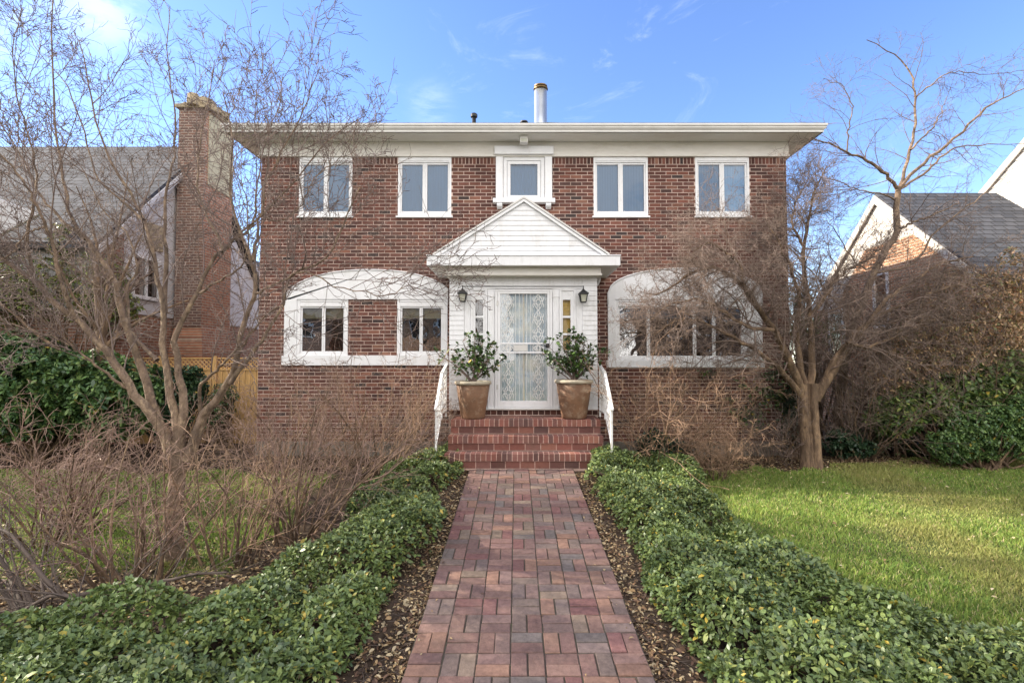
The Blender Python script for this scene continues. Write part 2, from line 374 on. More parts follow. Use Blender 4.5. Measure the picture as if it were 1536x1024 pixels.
# ---------------------------------------------------------------- grass
def grass(name, pts, label):
    n=len(pts); x=pts[:,0]; y=pts[:,1]; z=gz(x,y)-.004
    h=RNG.uniform(.02,.065,n)*(.45+1.0*vnoise(x,y,1.9,5)); a=RNG.uniform(0,2*np.pi,n); w=RNG.uniform(.0016,.003,n)*(1+.18*y)
    lean=RNG.uniform(.1,.9,n)*h; la=RNG.uniform(0,2*np.pi,n)
    b0=np.stack([x-w*np.cos(a),y-w*np.sin(a),z],-1); b1=np.stack([x+w*np.cos(a),y+w*np.sin(a),z],-1)
    m0=np.stack([x-w*.8*np.cos(a)+.35*lean*np.cos(la),y-w*.8*np.sin(a)+.35*lean*np.sin(la),z+h*.6],-1); m1=np.stack([x+w*.8*np.cos(a)+.35*lean*np.cos(la),y+w*.8*np.sin(a)+.35*lean*np.sin(la),z+h*.6],-1)
    t=np.stack([x+lean*np.cos(la),y+lean*np.sin(la),z+h],-1)
    V=np.stack([b0,b1,m1,t,m0],1).reshape(-1,3)
    F=np.arange(n*5).reshape(n,5)
    base=np.array([[.20,.30,.065],[.26,.35,.075],[.34,.37,.10],[.15,.25,.06],[.52,.45,.24]])
    pick=RNG.choice(5,n,p=[.34,.28,.15,.15,.08]); nn=vnoise(x,y,.9,8)
    c=base[pick]*(.75+.5*RNG.random((n,1)))
    dry=np.clip((nn-.45)*2.4,0,.9)[:,None]; c=c*(1-dry*.6)+np.array([.36,.31,.12])*dry*.6
    tag(np_mesh(name,V,F,M['grassblade'],pcol=np.repeat(c,5,0)),label,'grass',kind='stuff')
def lawn_pts(x0,x1,y0,y1,n,pw=1.6):
    # denser toward the viewer
    y=y0+(y1-y0)*RNG.random(n)**pw; x=RNG.uniform(x0,x1,n)
    ok=~soil_mask(x,y)&(gz(x,y)>-5); ok&=(RNG.random(n)>.35*vnoise(x,y,3,12))
    return np.stack([x[ok],y[ok]],-1)
grass('grass',lawn_pts(2.2,10,2.5,9.6,330000,1.5),'short sunlit lawn grass right of the path')
grass('grass',lawn_pts(-10,-2.4,2.5,9.6,190000,1.3),'short lawn grass behind the bare shrubs on the left')
# ---------------------------------------------------------------- the brick house
YW=9.5
HXL, HXR = PX(391.5,YW,300), PX(1180.5,YW,300)
def hx(u): return PX(u,YW,400)
def hz(v): return PZ(v,YW)
BP=[(.140,.055,.041),(.118,.048,.037),(.168,.066,.047),(.095,.040,.032),(.195,.085,.058),(.072,.038,.033),(.052,.038,.036),(.23,.115,.08),(.132,.056,.043),(.102,.044,.036)]
BW_=[16,18,14,12,7,6,4,3,12,12]
def bcol(rnd,k=1.0):
    c=rnd.choices(BP,BW_)[0]; s=rnd.uniform(.8,1.25)*k*.9; return tuple(a*s for a in c)
house=empty('brick_house',(.13,YW,-.2))
tag(house,'two storey red brick house with white trim and flat wide eaves behind the front garden','house')
ZB=hz(662); ZT=hz(236)
CXH=(HXL+HXR)/2
# openings (u0,u1,v0,v1)
UPW=[(447,527,238,327),(596,676.5,238,327),(891,973,238,327),(1044.5,1126,238,327)]
CW=(752,820,234,303)
AL=(428.5,682,405,548); AR=(911,1141,403,551)
PORCHX=(PX(674,8.56,500),PX(896,8.56,500))
def arch_z(ua,ub,vtop,vsp,x):
    xa,xb=hx(ua),hx(ub); c=(xa+xb)/2; a=(xb-xa)/2
    t=np.clip(abs(x-c)/a,0,1)
    return hz(vsp)+(hz(vtop)-hz(vsp))*(1-t**2.15)**.5
def openings(z):
    o=[]
    for (a,b,c,d) in UPW:
        if hz(d)<z<hz(c): o.append((hx(a),hx(b)))
    if hz(303)<z<hz(234): o.append((hx(752),hx(820)))
    if hz(548)<z<hz(448): o.append((hx(431),hx(670)))
    if hz(551)<z<hz(448): o.append((hx(914),hx(1138)))
    if z<PZ(395,9.5): o.append((PORCHX[0]+.05,PORCHX[1]-.05))
    return o
def brick_row(mb,rnd,x0,x1,z0,z1,y,cuts,bw=.2127,phase=0,g=.0066,dep=.012,k=1.0):
    x=x0-phase; segs=[]
    while x<x1:
        segs.append((max(x,x0),min(x+bw,x1))); x+=bw
    for (a,b) in segs:
        parts=[(a+g,b-g)]
        for (c,d) in cuts:
            np_=[]
            for (p,q) in parts:
                if q<=c or p>=d: np_.append((p,q)); continue
                if p<c-.02: np_.append((p,c))
                if q>d+.02: np_.append((d,q))
            parts=np_
        col=bcol(rnd,k)
        for (p,q) in parts:
            if q-p<.012: continue
            j=rnd.uniform(-.0015,.0015); e=rnd.uniform(-.0012,.0012)
            mb.box(p,q,y-j,y+dep,z0+g+e,z1-g+e,0,col,skip='k')
def front_wall():
    mb=MB(); rnd=random.Random(5)
    rh=.0677; n=int(round((ZT-ZB)/rh)); rh=(ZT-ZB)/n
    for r in range(n):
        z0=ZB+r*rh; z1=z0+rh; zc=(z0+z1)/2
        if r>=n-2: continue
        brick_row(mb,rnd,HXL,HXR,z0,z1,YW,openings(zc),phase=(.1064 if r%2 else 0))
    # upright course under the eaves board
    z0=ZB+(n-2)*rh
    brick_row(mb,rnd,HXL,HXR,z0,ZT,YW,openings((z0+ZT)/2),bw=.0677)
    # mortar backing, cut round the openings in horizontal bands
    zs=sorted(set([ZB,ZT]+[hz(t) for q in UPW for t in (q[2],q[3])]+[hz(303),hz(448),hz(548),hz(551),PZ(395,9.5)]))
    zs=[z for z in zs if ZB<=z<=ZT]
    for z0,z1 in zip(zs,zs[1:]):
        if z1-z0<1e-3: continue
        x=HXL
        for (c,d) in sorted(openings((z0+z1)/2)):
            if c>x: mb.box(x,c,YW+.006,YW+.10,z0,z1,1)
            x=max(x,d)
        mb.box(x,HXR,YW+.006,YW+.10,z0,z1,1)
    o=mb.build('front_wall',[M['brick'],M['mortar']],house)
    # side and back walls
    for (a,b) in ((HXL+.002,HXL+.12),(HXR-.12,HXR-.002)):
        mb=MB(); mb.box(a,b,YW+.10,YW+8.6,ZB-.3,ZT); mb.build('side_wall',M['sidebrick'],house)
    mb=MB(); mb.box(HXL+.13,HXR-.13,YW+8.5,YW+8.62,ZB-.3,ZT); mb.build('back_wall',M['backbrick'],house)
    for (a,b) in ((HXL-.02,PORCHX[0]-.02),(PORCHX[1]+.02,HXR+.02)):
        mb=MB(); mb.box(a,b,YW-.025,YW+.2,-.5,ZB-.003); mb.build('foundation',M['concrete'],house,bevel=.01)
    # dark interior shell
    mb=MB(); mb.box(HXL+.2,HXR-.2,YW+1.6,YW+1.65,ZB,ZT); mb.box(HXL+.2,HXR-.2,YW+.2,YW+1.6,hz(370)-.02,hz(370)+.02); mb.box(HXL+.2,HXR-.2,YW+.2,YW+1.6,ZB+.5,ZB+.52)
    mb.build('interior',M['dark_room'],house)
front_wall()

# eaves
OV=.45; ZE=PZ(198,YW-OV); ZG=PZ(186.5,YW-OV)
def eaves():
    x0,x1=HXL-OV,HXR+OV; y0,y1=YW-OV,YW+8.6+OV
    mb=MB(); mb.box(HXL-.035,HXR+.035,YW-.035,YW+.05,ZT,ZE-.002); mb.box(HXL-.035,HXL+.05,YW+.05,YW+8.6,ZT,ZE-.002); mb.box(HXR-.05,HXR+.035,YW+.05,YW+8.6,ZT,ZE-.002)
    mb.box(HXL-.05,HXR+.05,YW-.05,YW-.035,ZT,ZT+.03)
    fr=mb.build('frieze',M['cream'],house,bevel=.004)
    mb=MB(); mb.box(x0+.01,x1-.01,y0+.01,y1-.01,ZE,ZE+.02); roof_s=mb
    rz=ZG+.02; xm0,xm1=x0+4.0,x1-4.0; ym=(y0+y1)/2; zr=rz+.22*(ym-y0)
    mb=MB()
    A,B,C,Dd=(x0-.02,y0-.02,rz),(x1+.02,y0-.02,rz),(x1+.02,y1+.02,rz),(x0-.02,y1+.02,rz); R0,R1=(xm0,ym,zr),(xm1,ym,zr)
    for f in ((A,B,R1,R0),(B,C,R1),(C,Dd,R0,R1),(Dd,A,R0)): mb.face(f)
    mb.face([A,B,C,Dd][::-1])
    rf=mb.build('roof',M['asphalt_roof'],house)
    roof_s.build('soffit',M['soffit'],rf)
    # ogee gutter along the four sides
    prof=[(0,0),(0,.035),(-.02,.05),(-.035,.075),(-.03,.095),(-.05,.105),(-.05,ZG-ZE),(-.035,ZG-ZE),(.03,ZG-ZE),(.03,0)]
    mb=MB()
    loops=[]
    for (o,z) in prof:
        loops.append([(x0-(-o),y0-(-o),ZE+z),(x1+(-o),y0-(-o),ZE+z),(x1+(-o),y1+(-o),ZE+z),(x0-(-o),y1+(-o),ZE+z)])
    n=len(prof)
    for k in range(n):
        a,b=loops[k],loops[(k+1)%n]
        for s in range(4):
            s2=(s+1)%4; mb.face([a[s],a[s2],b[s2],b[s]])
    mb.build('gutter',M['gutter'],rf)
    # light box under the eaves
    xa=hx(786); mb=MB(); zc=ZE
    yb=YW-OV*.72
    mb.box(PX(780,yb,210),PX(792,yb,210),yb,yb+.14,zc-.13,zc-.002); lb_=mb.build('eaves_light_box',M['gutter'],house,bevel=.006)
    mb=MB(); mb.box(PX(781.5,yb,210),PX(790.5,yb,210),yb-.004,yb,zc-.115,zc-.06); mb.build('lens',M['lampglass'],lb_)
    # pipes on the roof
    Yf=12.0; cx=PX(811,Yf,160); r=.155; zt=PZ(137,Yf); zb=rz+.22*(Yf-y0)-.05
    mb=MB(); mb.lathe([(r+.05,zb),(r+.05,zb+.1),(r,zb+.18),(r,zt-.0)],cx,Yf,28); fl=mb.build('flue_pipe',M['metal'],house,smooth=False)
    fl.data.polygons.foreach_set('use_smooth',[True]*len(fl.data.polygons))
    mb=MB(); mb.lathe([(r*.75,zt),(r*.75,zt+.03),(r+.02,zt+.035),(r+.02,zt+.055),(r*.8,zt+.06),(r*.8,zt+.085),(r*1.05,zt+.09),(r*1.05,zt+.115),(r*.5,zt+.13)],cx,Yf,24); mb.build('flue_cap',M['rust'],fl)
    Yv=11.0; cx=PX(711,Yv,180); zt=PZ(176,Yv); zb=rz+.22*(Yv-y0)-.05
    mb=MB(); mb.lathe([(.045,zb),(.045,zt)],cx,Yv,16); vp=mb.build('vent_pipe',M['black'],house,smooth=True)
    mb=MB(); mb.lathe([(.04,zt-.01),(.075,zt),(.08,zt+.05),(.06,zt+.075),(.01,zt+.085)],cx,Yv,18); mb.build('vent_cap',M['black'],vp)
    Yv=11.0; cx=PX(786,Yv,183); zt=PZ(182,Yv); mb=MB(); mb.lathe([(.05,zt-.5),(.05,zt-.05),(.09,zt-.04),(.085,zt-.01),(.03,zt)],cx,Yv,18); mb.build('vent_pipe',M['black'],house)
    Yv=10.5; mb=MB(); mb.tube([(PX(820,Yv,186),Yv,PZ(184.5,Yv)),(PX(840,Yv,186),Yv,PZ(185,Yv)),(PX(880,Yv,187),Yv,PZ(186.5,Yv)-.02)],.012); mb.build('roof_cable',M['black'],house)
eaves()

def frame_rect(mb,x0,x1,z0,z1,w,ya,yb,wb=None,wt=None,mat=0):
    """a four-sided frame butted at the corners; w side width, wb bottom, wt top"""
    wb=w if wb is None else wb; wt=w if wt is None else wt
    mb.box(x0,x0+w,ya,yb,z0,z1,mat); mb.box(x1-w,x1,ya,yb,z0,z1,mat)
    mb.box(x0+w,x1-w,ya+.001,yb,z1-wt,z1,mat); mb.box(x0+w,x1-w,ya+.001,yb,z0,z0+wb,mat)
def drape(mb,x0,x1,z0,z1,y,amp=.02,wl=.09,mat=0,seed=0,n=60):
    rnd=random.Random(seed); ph=rnd.random()*6
    xs=np.linspace(x0,x1,n); ys=y+amp*np.sin(xs/wl*6.283+ph+.8*np.sin(xs*7))
    i=len(mb.v)
    for x,yy in zip(xs,ys): mb.v.append((x,yy,z0)); mb.v.append((x+.004*math.sin(x*30),yy,z1))
    for k in range(n-1): mb.f.append([i+2*k,i+2*k+2,i+2*k+3,i+2*k+1]); mb.m.append(mat); mb.c.append((1,1,1))
def upper_window(q,seed):
    a,b,c,d=q; x0,x1=hx(a),hx(b); z1,z0=ZT-.002,hz(d)
    mb=MB(); frame_rect(mb,x0,x1,z0+.035,z1,.038,YW-.012,YW+.10,.05,.10); mb.box(x0+.045,x1-.045,YW-.02,YW-.012,z1-.075,z1-.06)
    f=mb.build('window',M['trim'],house,bevel=.004)
    mb=MB(); mb.box(x0-.03,x1+.03,YW-.045,YW+.01,z0,z0+.033); mb.build('sill',M['trim'],f,bevel=.004)
    xm=(x0+x1)/2; za,zb=z0+.085,z1-.10
    for (p,r) in ((x0+.038,xm-.012),(xm+.012,x1-.038)):
        mb=MB(); frame_rect(mb,p,r,za,zb,.032,YW+.012,YW+.05,.045,.035); mb.box(p+.045,p+.07,YW+.004,YW+.012,za+.02,za+.05)
        mb.build('sash',M['trim'],f,bevel=.003)
        mb=MB(); mb.face([(p+.025,YW+.03,za+.03),(r-.025,YW+.03,za+.03),(r-.025,YW+.03,zb-.03),(p+.025,YW+.03,zb-.03)]); mb.build('pane',M['glass_up'],f)
    mb=MB(); mb.box(xm-.0115,xm+.0115,YW+.006,YW+.05,za,zb); mb.build('mullion',M['trim'],f)
    mb=MB(); drape(mb,x0+.03,x1-.03,za-.02,zb+.02,YW+.058,.0012,.05,0,seed); mb.build('blind',M['blind'],f)
for i,q in enumerate(UPW): upper_window(q,i)

def centre_window():
    x0,x1=hx(752),hx(820); z0,z1=hz(303),hz(234)
    w0,w1=hx(742),hx(830)
    mb=MB(); mb.box(w0-.005,w1+.005,YW-.10,YW-.052,hz(234),hz(222)); sr=mb.build('window_surround',M['trim'],house,bevel=.005)
    for (a,b) in ((w0+.02,x0+.03),(x1-.03,w1-.02)):
        mb=MB(); mb.box(a,b,YW-.04,YW+.03,z0,hz(235)); mb.build('side_board',M['trim'],sr,bevel=.005)
    mb=MB(); mb.box(w0-.03,w1+.03,YW-.13,YW+.02,hz(306.5),hz(300)); mb.build('sill',M['trim'],sr,bevel=.006)
    for u in (749.5,822.5):
        xc=hx(u); pr=[(-.11,0),(-.115,-.04),(-.09,-.075),(-.055,-.06),(-.05,-.085),(-.025,-.10),(0,-.09),(.0,0)]
        mb=MB(); zt=hz(306.5)-.001; mb.prism([(YW+a,zt+b) for a,b in pr],xc-.05,xc+.05,'x'); mb.build('bracket',M['trim'],sr,bevel=.004)
    mb=MB(); frame_rect(mb,x0+.035,x1-.035,z0+.01,z1,.07,YW-.01,YW+.08,.06,.09)
    f=mb.build('window',M['trim'],house,bevel=.004)
    mb=MB(); frame_rect(mb,x0+.11,x1-.11,z0+.07,z1-.095,.06,YW+.004,YW+.05); mb.build('sash',M['trim'],f,bevel=.003)
    mb=MB(); mb.face([(x0+.16,YW+.03,z0+.12),(x1-.16,YW+.03,z0+.12),(x1-.16,YW+.03,z1-.15),(x0+.16,YW+.03,z1-.15)]); mb.build('pane',M['glass_up'],f)
    mb=MB(); drape(mb,x0+.1,x1-.1,z0+.06,z1-.1,YW+.07,.004,.06); mb.build('blind',M['blind'],f)
centre_window()

def arch_window(A,seed,wins,brickpan,vs,pil,vb):
    ua,ub,vt,_=A; 
    x0,x1=hx(ua),hx(min(ub,672)) if ub<700 else hx(ub); zb0,zb1=hz(A[3]),hz(vb)      # bottom band
    zsp=hz(vs+10); zh=hz(449)
    # arched head panel
    n=48; xs=np.linspace(x0,x1,n); top=[arch_z(ua,ub,vt,vs,x) for x in xs]
    mb=MB(); poly=[(x0,zh),(x1,zh)]+[(xs[k],top[k]) for k in range(n-1,-1,-1)]
    mb.prism(poly,YW-.03,YW+.02,'y'); s=mb.build('arched_surround',M['white'],house)
    mb=MB()
    pts=[(x0,YW-.036,zh-.1),(x0,YW-.036,top[0])]+[(xs[k],YW-.036,top[k]) for k in range(1,n-1)]+[(x1,YW-.036,top[-1]),(x1,YW-.036,zh-.1)]
    mb.tube(pts,.014,6); mb.build('moulding',M['white'],s,smooth=True)
    for (p,q) in pil:
        mb=MB(); mb.box(hx(p),hx(q),YW-.032,YW+.06,zb1,zh-.001); mb.build('side_board',M['white'],s,bevel=.005)
    mb=MB(); mb.box(x0-.03,x1+.02,YW-.05,YW+.05,zb0,zb1-.001); mb.build('sill',M['white'],s,bevel=.006)
    if brickpan:
        mb=MB(); rnd=random.Random(seed); rh=.0677; z=zb1
        while z<zh-.02:
            z2=min(z+rh,zh); brick_row(mb,rnd,hx(brickpan[0]),hx(brickpan[1]),z,z2,YW+.004,[],phase=rnd.choice([.05,.12,.18]),k=.95); z+=rh
        mb.box(hx(brickpan[0]),hx(brickpan[1]),YW+.010,YW+.08,zb1,zh,1)
        mb.build('brick_panel',[M['brick'],M['mortar']],house)
    for w in wins:
        a,b,split,top_v=w; p,q=hx(a),hx(b); zt=zh-.002
        mb=MB(); frame_rect(mb,p,q,zb1,zt,.06,YW-.01,YW+.10,.05,.13); mb.box(p+.06,q-.06,YW-.02,YW-.010,zt-.045,zt-.015)
        f=mb.build('window',M['cream'] if 0 else M['trim'],house,bevel=.004)
        za,zb=zb1+.05,zt-.13; edges=[p+.06]+[hx(s_) for s_ in split]+[q-.06]
        for e0,e1 in zip(edges,edges[1:]):
            mb=MB(); frame_rect(mb,e0+.002,e1-.002,za,zb,.028,YW+.015,YW+.05,.03,.03); mb.build('sash',M['trim'],f,bevel=.003)
            mb=MB(); mb.face([(e0+.02,YW+.03,za+.02),(e1-.02,YW+.03,za+.02),(e1-.02,YW+.03,zb-.02),(e0+.02,YW+.03,zb-.02)]); mb.build('pane',M['glass'],f)
        mb=MB(); mb.box(p+.07,q-.07,YW+.10,YW+.11,zb-.22,zb+.05); mb.build('roller_blind',M['blind'] if seed==2 else M['curtain'],f)
arch_window(AL,1,[(447,523,[486],0),(596.5,669,[632],0)],(523,596.5),452,[(428.5,447),(669,672)],533)
arch_window(AR,2,[(922,1118,[972,1041,1070],0)],None,440,[(911,922),(1118,1141)],540)

# ---------------------------------------------------------------- entrance porch
YP=8.56
def px(u,v=500): return PX(u,YP,v)
def pz(v): return PZ(v,YP)
def porch():
    z0=.745; zt=PZ(398,8.23)
    x0,x1=PORCHX
    # side walls and clapboards either side of the entrance panel
    mb=MB(); mb.box(x0+.11,x1-.11,YW-.06,YW-.003,pz(433),zt); body=mb.build('porch',M['white'],house)
    for (a,b) in ((x0,x0+.1),(x1-.1,x1)):
        mb=MB(); mb.box(a,b,YP+.03,YW-.002,.3,zt); mb.build('side_wall',M['white'],body)
    mb=MB(); z=z0
    while z<zt:
        z2=min(z+.083,zt)
        for (a,b) in ((x0,px(696)),(px(874),x1)):
            i=len(mb.v)
            pr=[(YP-.013,z),(YP-.004,z2),(YP+.03,z2),(YP+.03,z)]
            mb.prism(pr,a,b,'x')
        if z>pz(433): mb.prism([(YP-.009,z),(YP-.001,z2),(YP+.03,z2),(YP+.03,z)],px(696)+.002,px(874)-.002,'x')
        z+=.083
    mb.build('clapboard',M['white'],body)
    # flat entrance panel with openings for the door and side lights
    mb=MB(); zt2=pz(433)
    DO=(px(742.5),px(828.5)); SL=(px(706),px(731)); SR=(px(839),px(864))
    xs=[px(696),SL[0],SL[1],DO[0],DO[1],SR[0],SR[1],px(874)]
    for (a,b) in ((xs[0],xs[1]),(xs[2],xs[3]),(xs[4],xs[5]),(xs[6],xs[7])): mb.box(a+.002,b,YP,YP+.05,z0,zt2-.001)
    mb.box(xs[0],xs[7],YP-.01,YP+.05,zt2,zt2+.03)
    for (a,b) in (SL,SR): mb.box(a,b,YP+.001,YP+.05,z0,z0+.12)
    pn=mb.build('entrance_panel',M['white'],body,bevel=.004)
    for (a,b) in ((732,741),(829.5,838)):
        mb=MB(); mb.box(px(a),px(b),YP-.022,YP-.001,z0,pz(440)); mb.box(px(a)-.01,px(b)+.01,YP-.03,YP-.001,pz(446),pz(443)); mb.box(px(a)+.03,px(b)-.03,YP-.028,YP-.022,z0+.1,pz(449))
        mb.build('pilaster',M['white'],body,bevel=.004)
    # brick sill under the door
    mb=MB(); rnd=random.Random(8); x=x0
    brick_row(mb,rnd,x0,x1,.652,.735,YP-.02,[],bw=.1,dep=.03,k=.6); mb.box(x0,x1,YP-.012,YP+.05,.30,.742,1); mb.build('door_sill_brick',[M['stepbrick'],M['mortar']],body)
    mb=MB(); mb.box(px(729),px(842),YP-.06,YP+.02,.742,.762); mb.build('threshold',M['gutter'],body,bevel=.003)
    # side lights
    for k,(a,b) in enumerate((SL,SR)):
        mb=MB(); frame_rect(mb,a,b,z0+.12,zt2-.002,.035,YP-.012,YP+.04)
        f=mb.build('sidelight',M['trim'],house,bevel=.003)
        pa,pb=((713,724.5) if k==0 else (844.5,856)); pa,pb=px(pa),px(pb)
        zt3=pz(449.5); zb3=pz(525)
        mb=MB(); 
        mb.box(a+.035,pa,YP+.006,YP+.035,z0+.155,zt2-.037); mb.box(pb,b-.035,YP+.006,YP+.035,z0+.155,zt2-.037)
        mb.box(pa,pb,YP+.008,YP+.035,zt3,zt2-.037); mb.box(pa,pb,YP+.008,YP+.035,z0+.155,zb3)
        for v in (475,501): mb.box(pa,pb,YP+.01,YP+.035,pz(v)-.018,pz(v)+.018)
        mb.build('sash',M['trim'],f,bevel=.002)
        mb=MB(); mb.face([(pa,YP+.025,zb3),(pb,YP+.025,zb3),(pb,YP+.025,zt3),(pa,YP+.025,zt3)]); mb.build('pane',M['door_glass'],f)
        mb=MB(); mb.box(a,b,YP+.09,YP+.10,z0+.1,pz(440)); mb.build('curtain',M['dark_room'] if k==0 else M['yellow'],f)
    # storm door
    mb=MB(); d0,d1=DO; frame_rect(mb,d0,d1,.762,pz(434),.04,YP-.02,YP+.05,.012,.035); 
    dr=mb.build('front_door',M['trim'],house,bevel=.004)
    mb=MB(); e0,e1=d0+.042,d1-.042; g0,g1=px(750.5),px(821); zt4=pz(440.5); zb4=pz(601)
    mb.box(e0,g0,YP-.012,YP+.03,.778,pz(437)); mb.box(g1,e1,YP-.012,YP+.03,.778,pz(437)); mb.box(g0,g1,YP-.011,YP+.03,zt4,pz(437)); mb.box(g0,g1,YP-.011,YP+.03,.778,zb4)
    for v in (515,528.5): mb.box(g0,g1,YP-.014,YP+.01,pz(v)-.014,pz(v)+.014)
    mb.build('door_leaf',M['trim'],dr,bevel=.003)
    mb=MB(); mb.box(px(770.5),px(791.5),YP-.012,YP-.008,pz(526.5),pz(517)); mb.build('letter_plate',M['gutter'],dr)
    mb=MB(); mb.face([(g0,YP+.012,zb4),(g1,YP+.012,zb4),(g1,YP+.012,zt4),(g0,YP+.012,zt4)]); mb.build('pane',M['door_glass'],dr)
    # scroll work on both sides of the pane
    mb=MB(); R=.0065; y=YP-.004
    for (ua,ub) in ((752,773),(796,819)):
        xa,xb=px(ua),px(ub); xc=(xa+xb)/2; hw=(xb-xa)/2
        for (za,zb) in ((zb4+.01,pz(530)),(pz(513.5),zt4-.01),(pz(527.5),pz(516.5))):
            k=max(1,int(round((zb-za)/(.31)))); st=(zb-za)/k
            for j in range(k):
                c=za+(j+.5)*st; h=st/2
                for s in (-1,1):
                    for t in (-1,1):
                        # s-scroll: quarter of the ornament
                        pts=[]
                        for q in range(15):
                            w=q/14; ang=w*5.0; rr=.055*(1-w*.55)
                            pts.append((xc+s*(.062+rr*math.cos(ang+2.2)), y, c+t*(h*.46+rr*1.05*math.sin(ang+2.2))))
                        mb.tube(pts,R,4)
                    pts=[(xc+s*hw*math.sin(math.pi*w)*.55,y,c+(w-.5)*st) for w in np.linspace(0,1,9)]
                    mb.tube(pts,R,4)
                ring=[(xc+.04*math.cos(a),y,c+.04*math.sin(a)) for a in np.linspace(0,2*math.pi,13)]
                mb.tube(ring,R,4)
        for xx in (xa,xb): mb.tube([(xx,y,zb4),(xx,y,zt4)],.004,4)
    for u in (779,784.5,790): mb.tube([(px(u),y,zb4),(px(u),y,zt4)],.004,4)
    mb.build('scroll_grille',M['iron'],dr)
    mb=MB(); drape(mb,g0-.03,px(784),zb4-.05,zt4+.03,YP+.05,.006,.05,0,3); drape(mb,px(787),g1+.03,zb4-.05,zt4+.03,YP+.05,.006,.05,0,4); mb.build('curtain',M['sheer'],dr)
    mb=MB(); drape(mb,g0-.03,g1+.03,zb4-.05,zt4+.03,YP+.075,.003,.2,0,5); mb.build('inner_door',M['ivory'],dr)
    mb=MB(); hx0=px(818.5); mb.box(hx0,px(824),YP-.028,YP-.012,pz(521.5),pz(515)); mb.tube([(px(820),YP-.03,pz(518)),(px(820),YP-.065,pz(518)),(px(815),YP-.068,pz(518.5))],.009,6)
    mb.build('handle',M['black'],dr)
    mb=MB(); mb.box(hx0,px(823),YP-.026,YP-.012,pz(528.5),pz(525)); mb.build('lock',M['black'],dr,bevel=.003)
    for v in (455,580):
        mb=MB(); mb.box(px(745),px(747.5),YP-.028,YP-.02,pz(v)-.04,pz(v)+.04); mb.build('hinge',M['gutter'],dr)
    # ceiling of the porch roof, frieze and box gutter
    o=.33; X0,X1=x0-o,x1+o; yf=8.23
    mb=MB(); mb.box(x0-.04,x1+.04,8.38,YW-.01,PZ(413,8.38),zt-.003); mb.box(x0-.055,x1+.055,8.365,8.38,PZ(413,8.38),PZ(413,8.38)+.035)
    mb.build('porch_frieze',M['cream'],body,bevel=.004)
    mb=MB(); mb.box(X0+.01,X1-.01,yf+.01,YW-.008,zt,zt+.02); mb.build('porch_soffit',M['soffit'],body)
    ztop=PZ(382.5,yf)
    mb=MB(); mb.box(X0,X1,yf,yf+.05,zt-.001,ztop-.012); mb.box(X0,X0+.05,yf+.05,YW-.006,zt-.001,ztop-.012); mb.box(X1-.05,X1,yf+.05,YW-.006,zt-.001,ztop-.012)
    mb.box(X0-.012,X1+.012,yf-.014,YW-.004,ztop-.012,ztop+.006)
    mb.build('porch_gutter',M['white'],body,bevel=.004)
    # pediment
    ya=yf+.10; ax=PX(786,ya,302); az=PZ(303,ya); bx0,bx1=PX(655,ya,381),PX(908,ya,381); bz=ztop+.008
    mb=MB(); z=bz; hh=az-bz
    k=0
    while z<az-.02:
        z2=min(z+.084,az); t0=(z-bz)/hh; t1=(z2-bz)/hh
        l0=bx0+(ax-bx0)*t0; r0=bx1+(ax-bx1)*t0; l1=bx0+(ax-bx0)*t1; r1=bx1+(ax-bx1)*t1
        mb.face([(l0,ya-.013,z),(r0,ya-.013,z),(r1,ya-.004,z2),(l1,ya-.004,z2)]); mb.face([(l0,ya+.02,z),(r0,ya+.02,z),(r0,ya-.013,z),(l0,ya-.013,z)])
        z=z2
    ped=mb.build('pediment',M['white'],body,recalc=False)
    # roof slabs with rake boards
    mb=MB(); th=.028
    for s,bx in ((-1,bx0-.05),(1,bx1+.05)):
        n=Vector((bz-az if s>0 else az-bz,0,abs(ax-bx))); 
        dx=ax-bx; dz=(az+.045)-(bz-.0); L_=math.hypot(dx,dz); nx,nzv=-dz/L_*(1 if dx>0 else -1),abs(dx)/L_
        p0=(bx,bz+.005); p1=(ax,az+.05); q1=(ax,az+.05+th/nzv); q0=(bx+nx*th,bz+.005+nzv*th)
        mb.prism([p0,p1,q1,q0],ya-.055,YW-.003,'y',1)
    rr=mb.build('porch_roof',[M['white'],M['gutter']],body)
    mb=MB()
    for s,bx in ((-1,bx0-.05),(1,bx1+.05)):
        dx=ax-bx; dz=(az+.045)-bz; L_=math.hypot(dx,dz); nx,nzv=-dz/L_*(1 if dx>0 else -1),abs(dx)/L_
        p0=(bx+.02*(-s),bz+.004); p1=(ax,az+.045); w=.040
        mb.prism([(p0[0]-nx*0,p0[1]),(p1[0],p1[1]),(p1[0],p1[1]-w/nzv),(p0[0]+dx*.055,p0[1])],ya-.045,ya-.022,'y')
    mb.build('rake_board',M['white'],rr)
    # small downspout elbow at the right
    mb=MB(); xr=x1+.16; mb.tube([(xr,YW-.2,zt),(xr,YW-.16,zt-.06),(xr-.02,YW-.10,zt-.13),(xr-.09,YW-.08,zt-.18),(xr-.14,YW-.06,zt-.19)],.032,10); mb.build('downspout',M['white'],body,smooth=True)
porch()

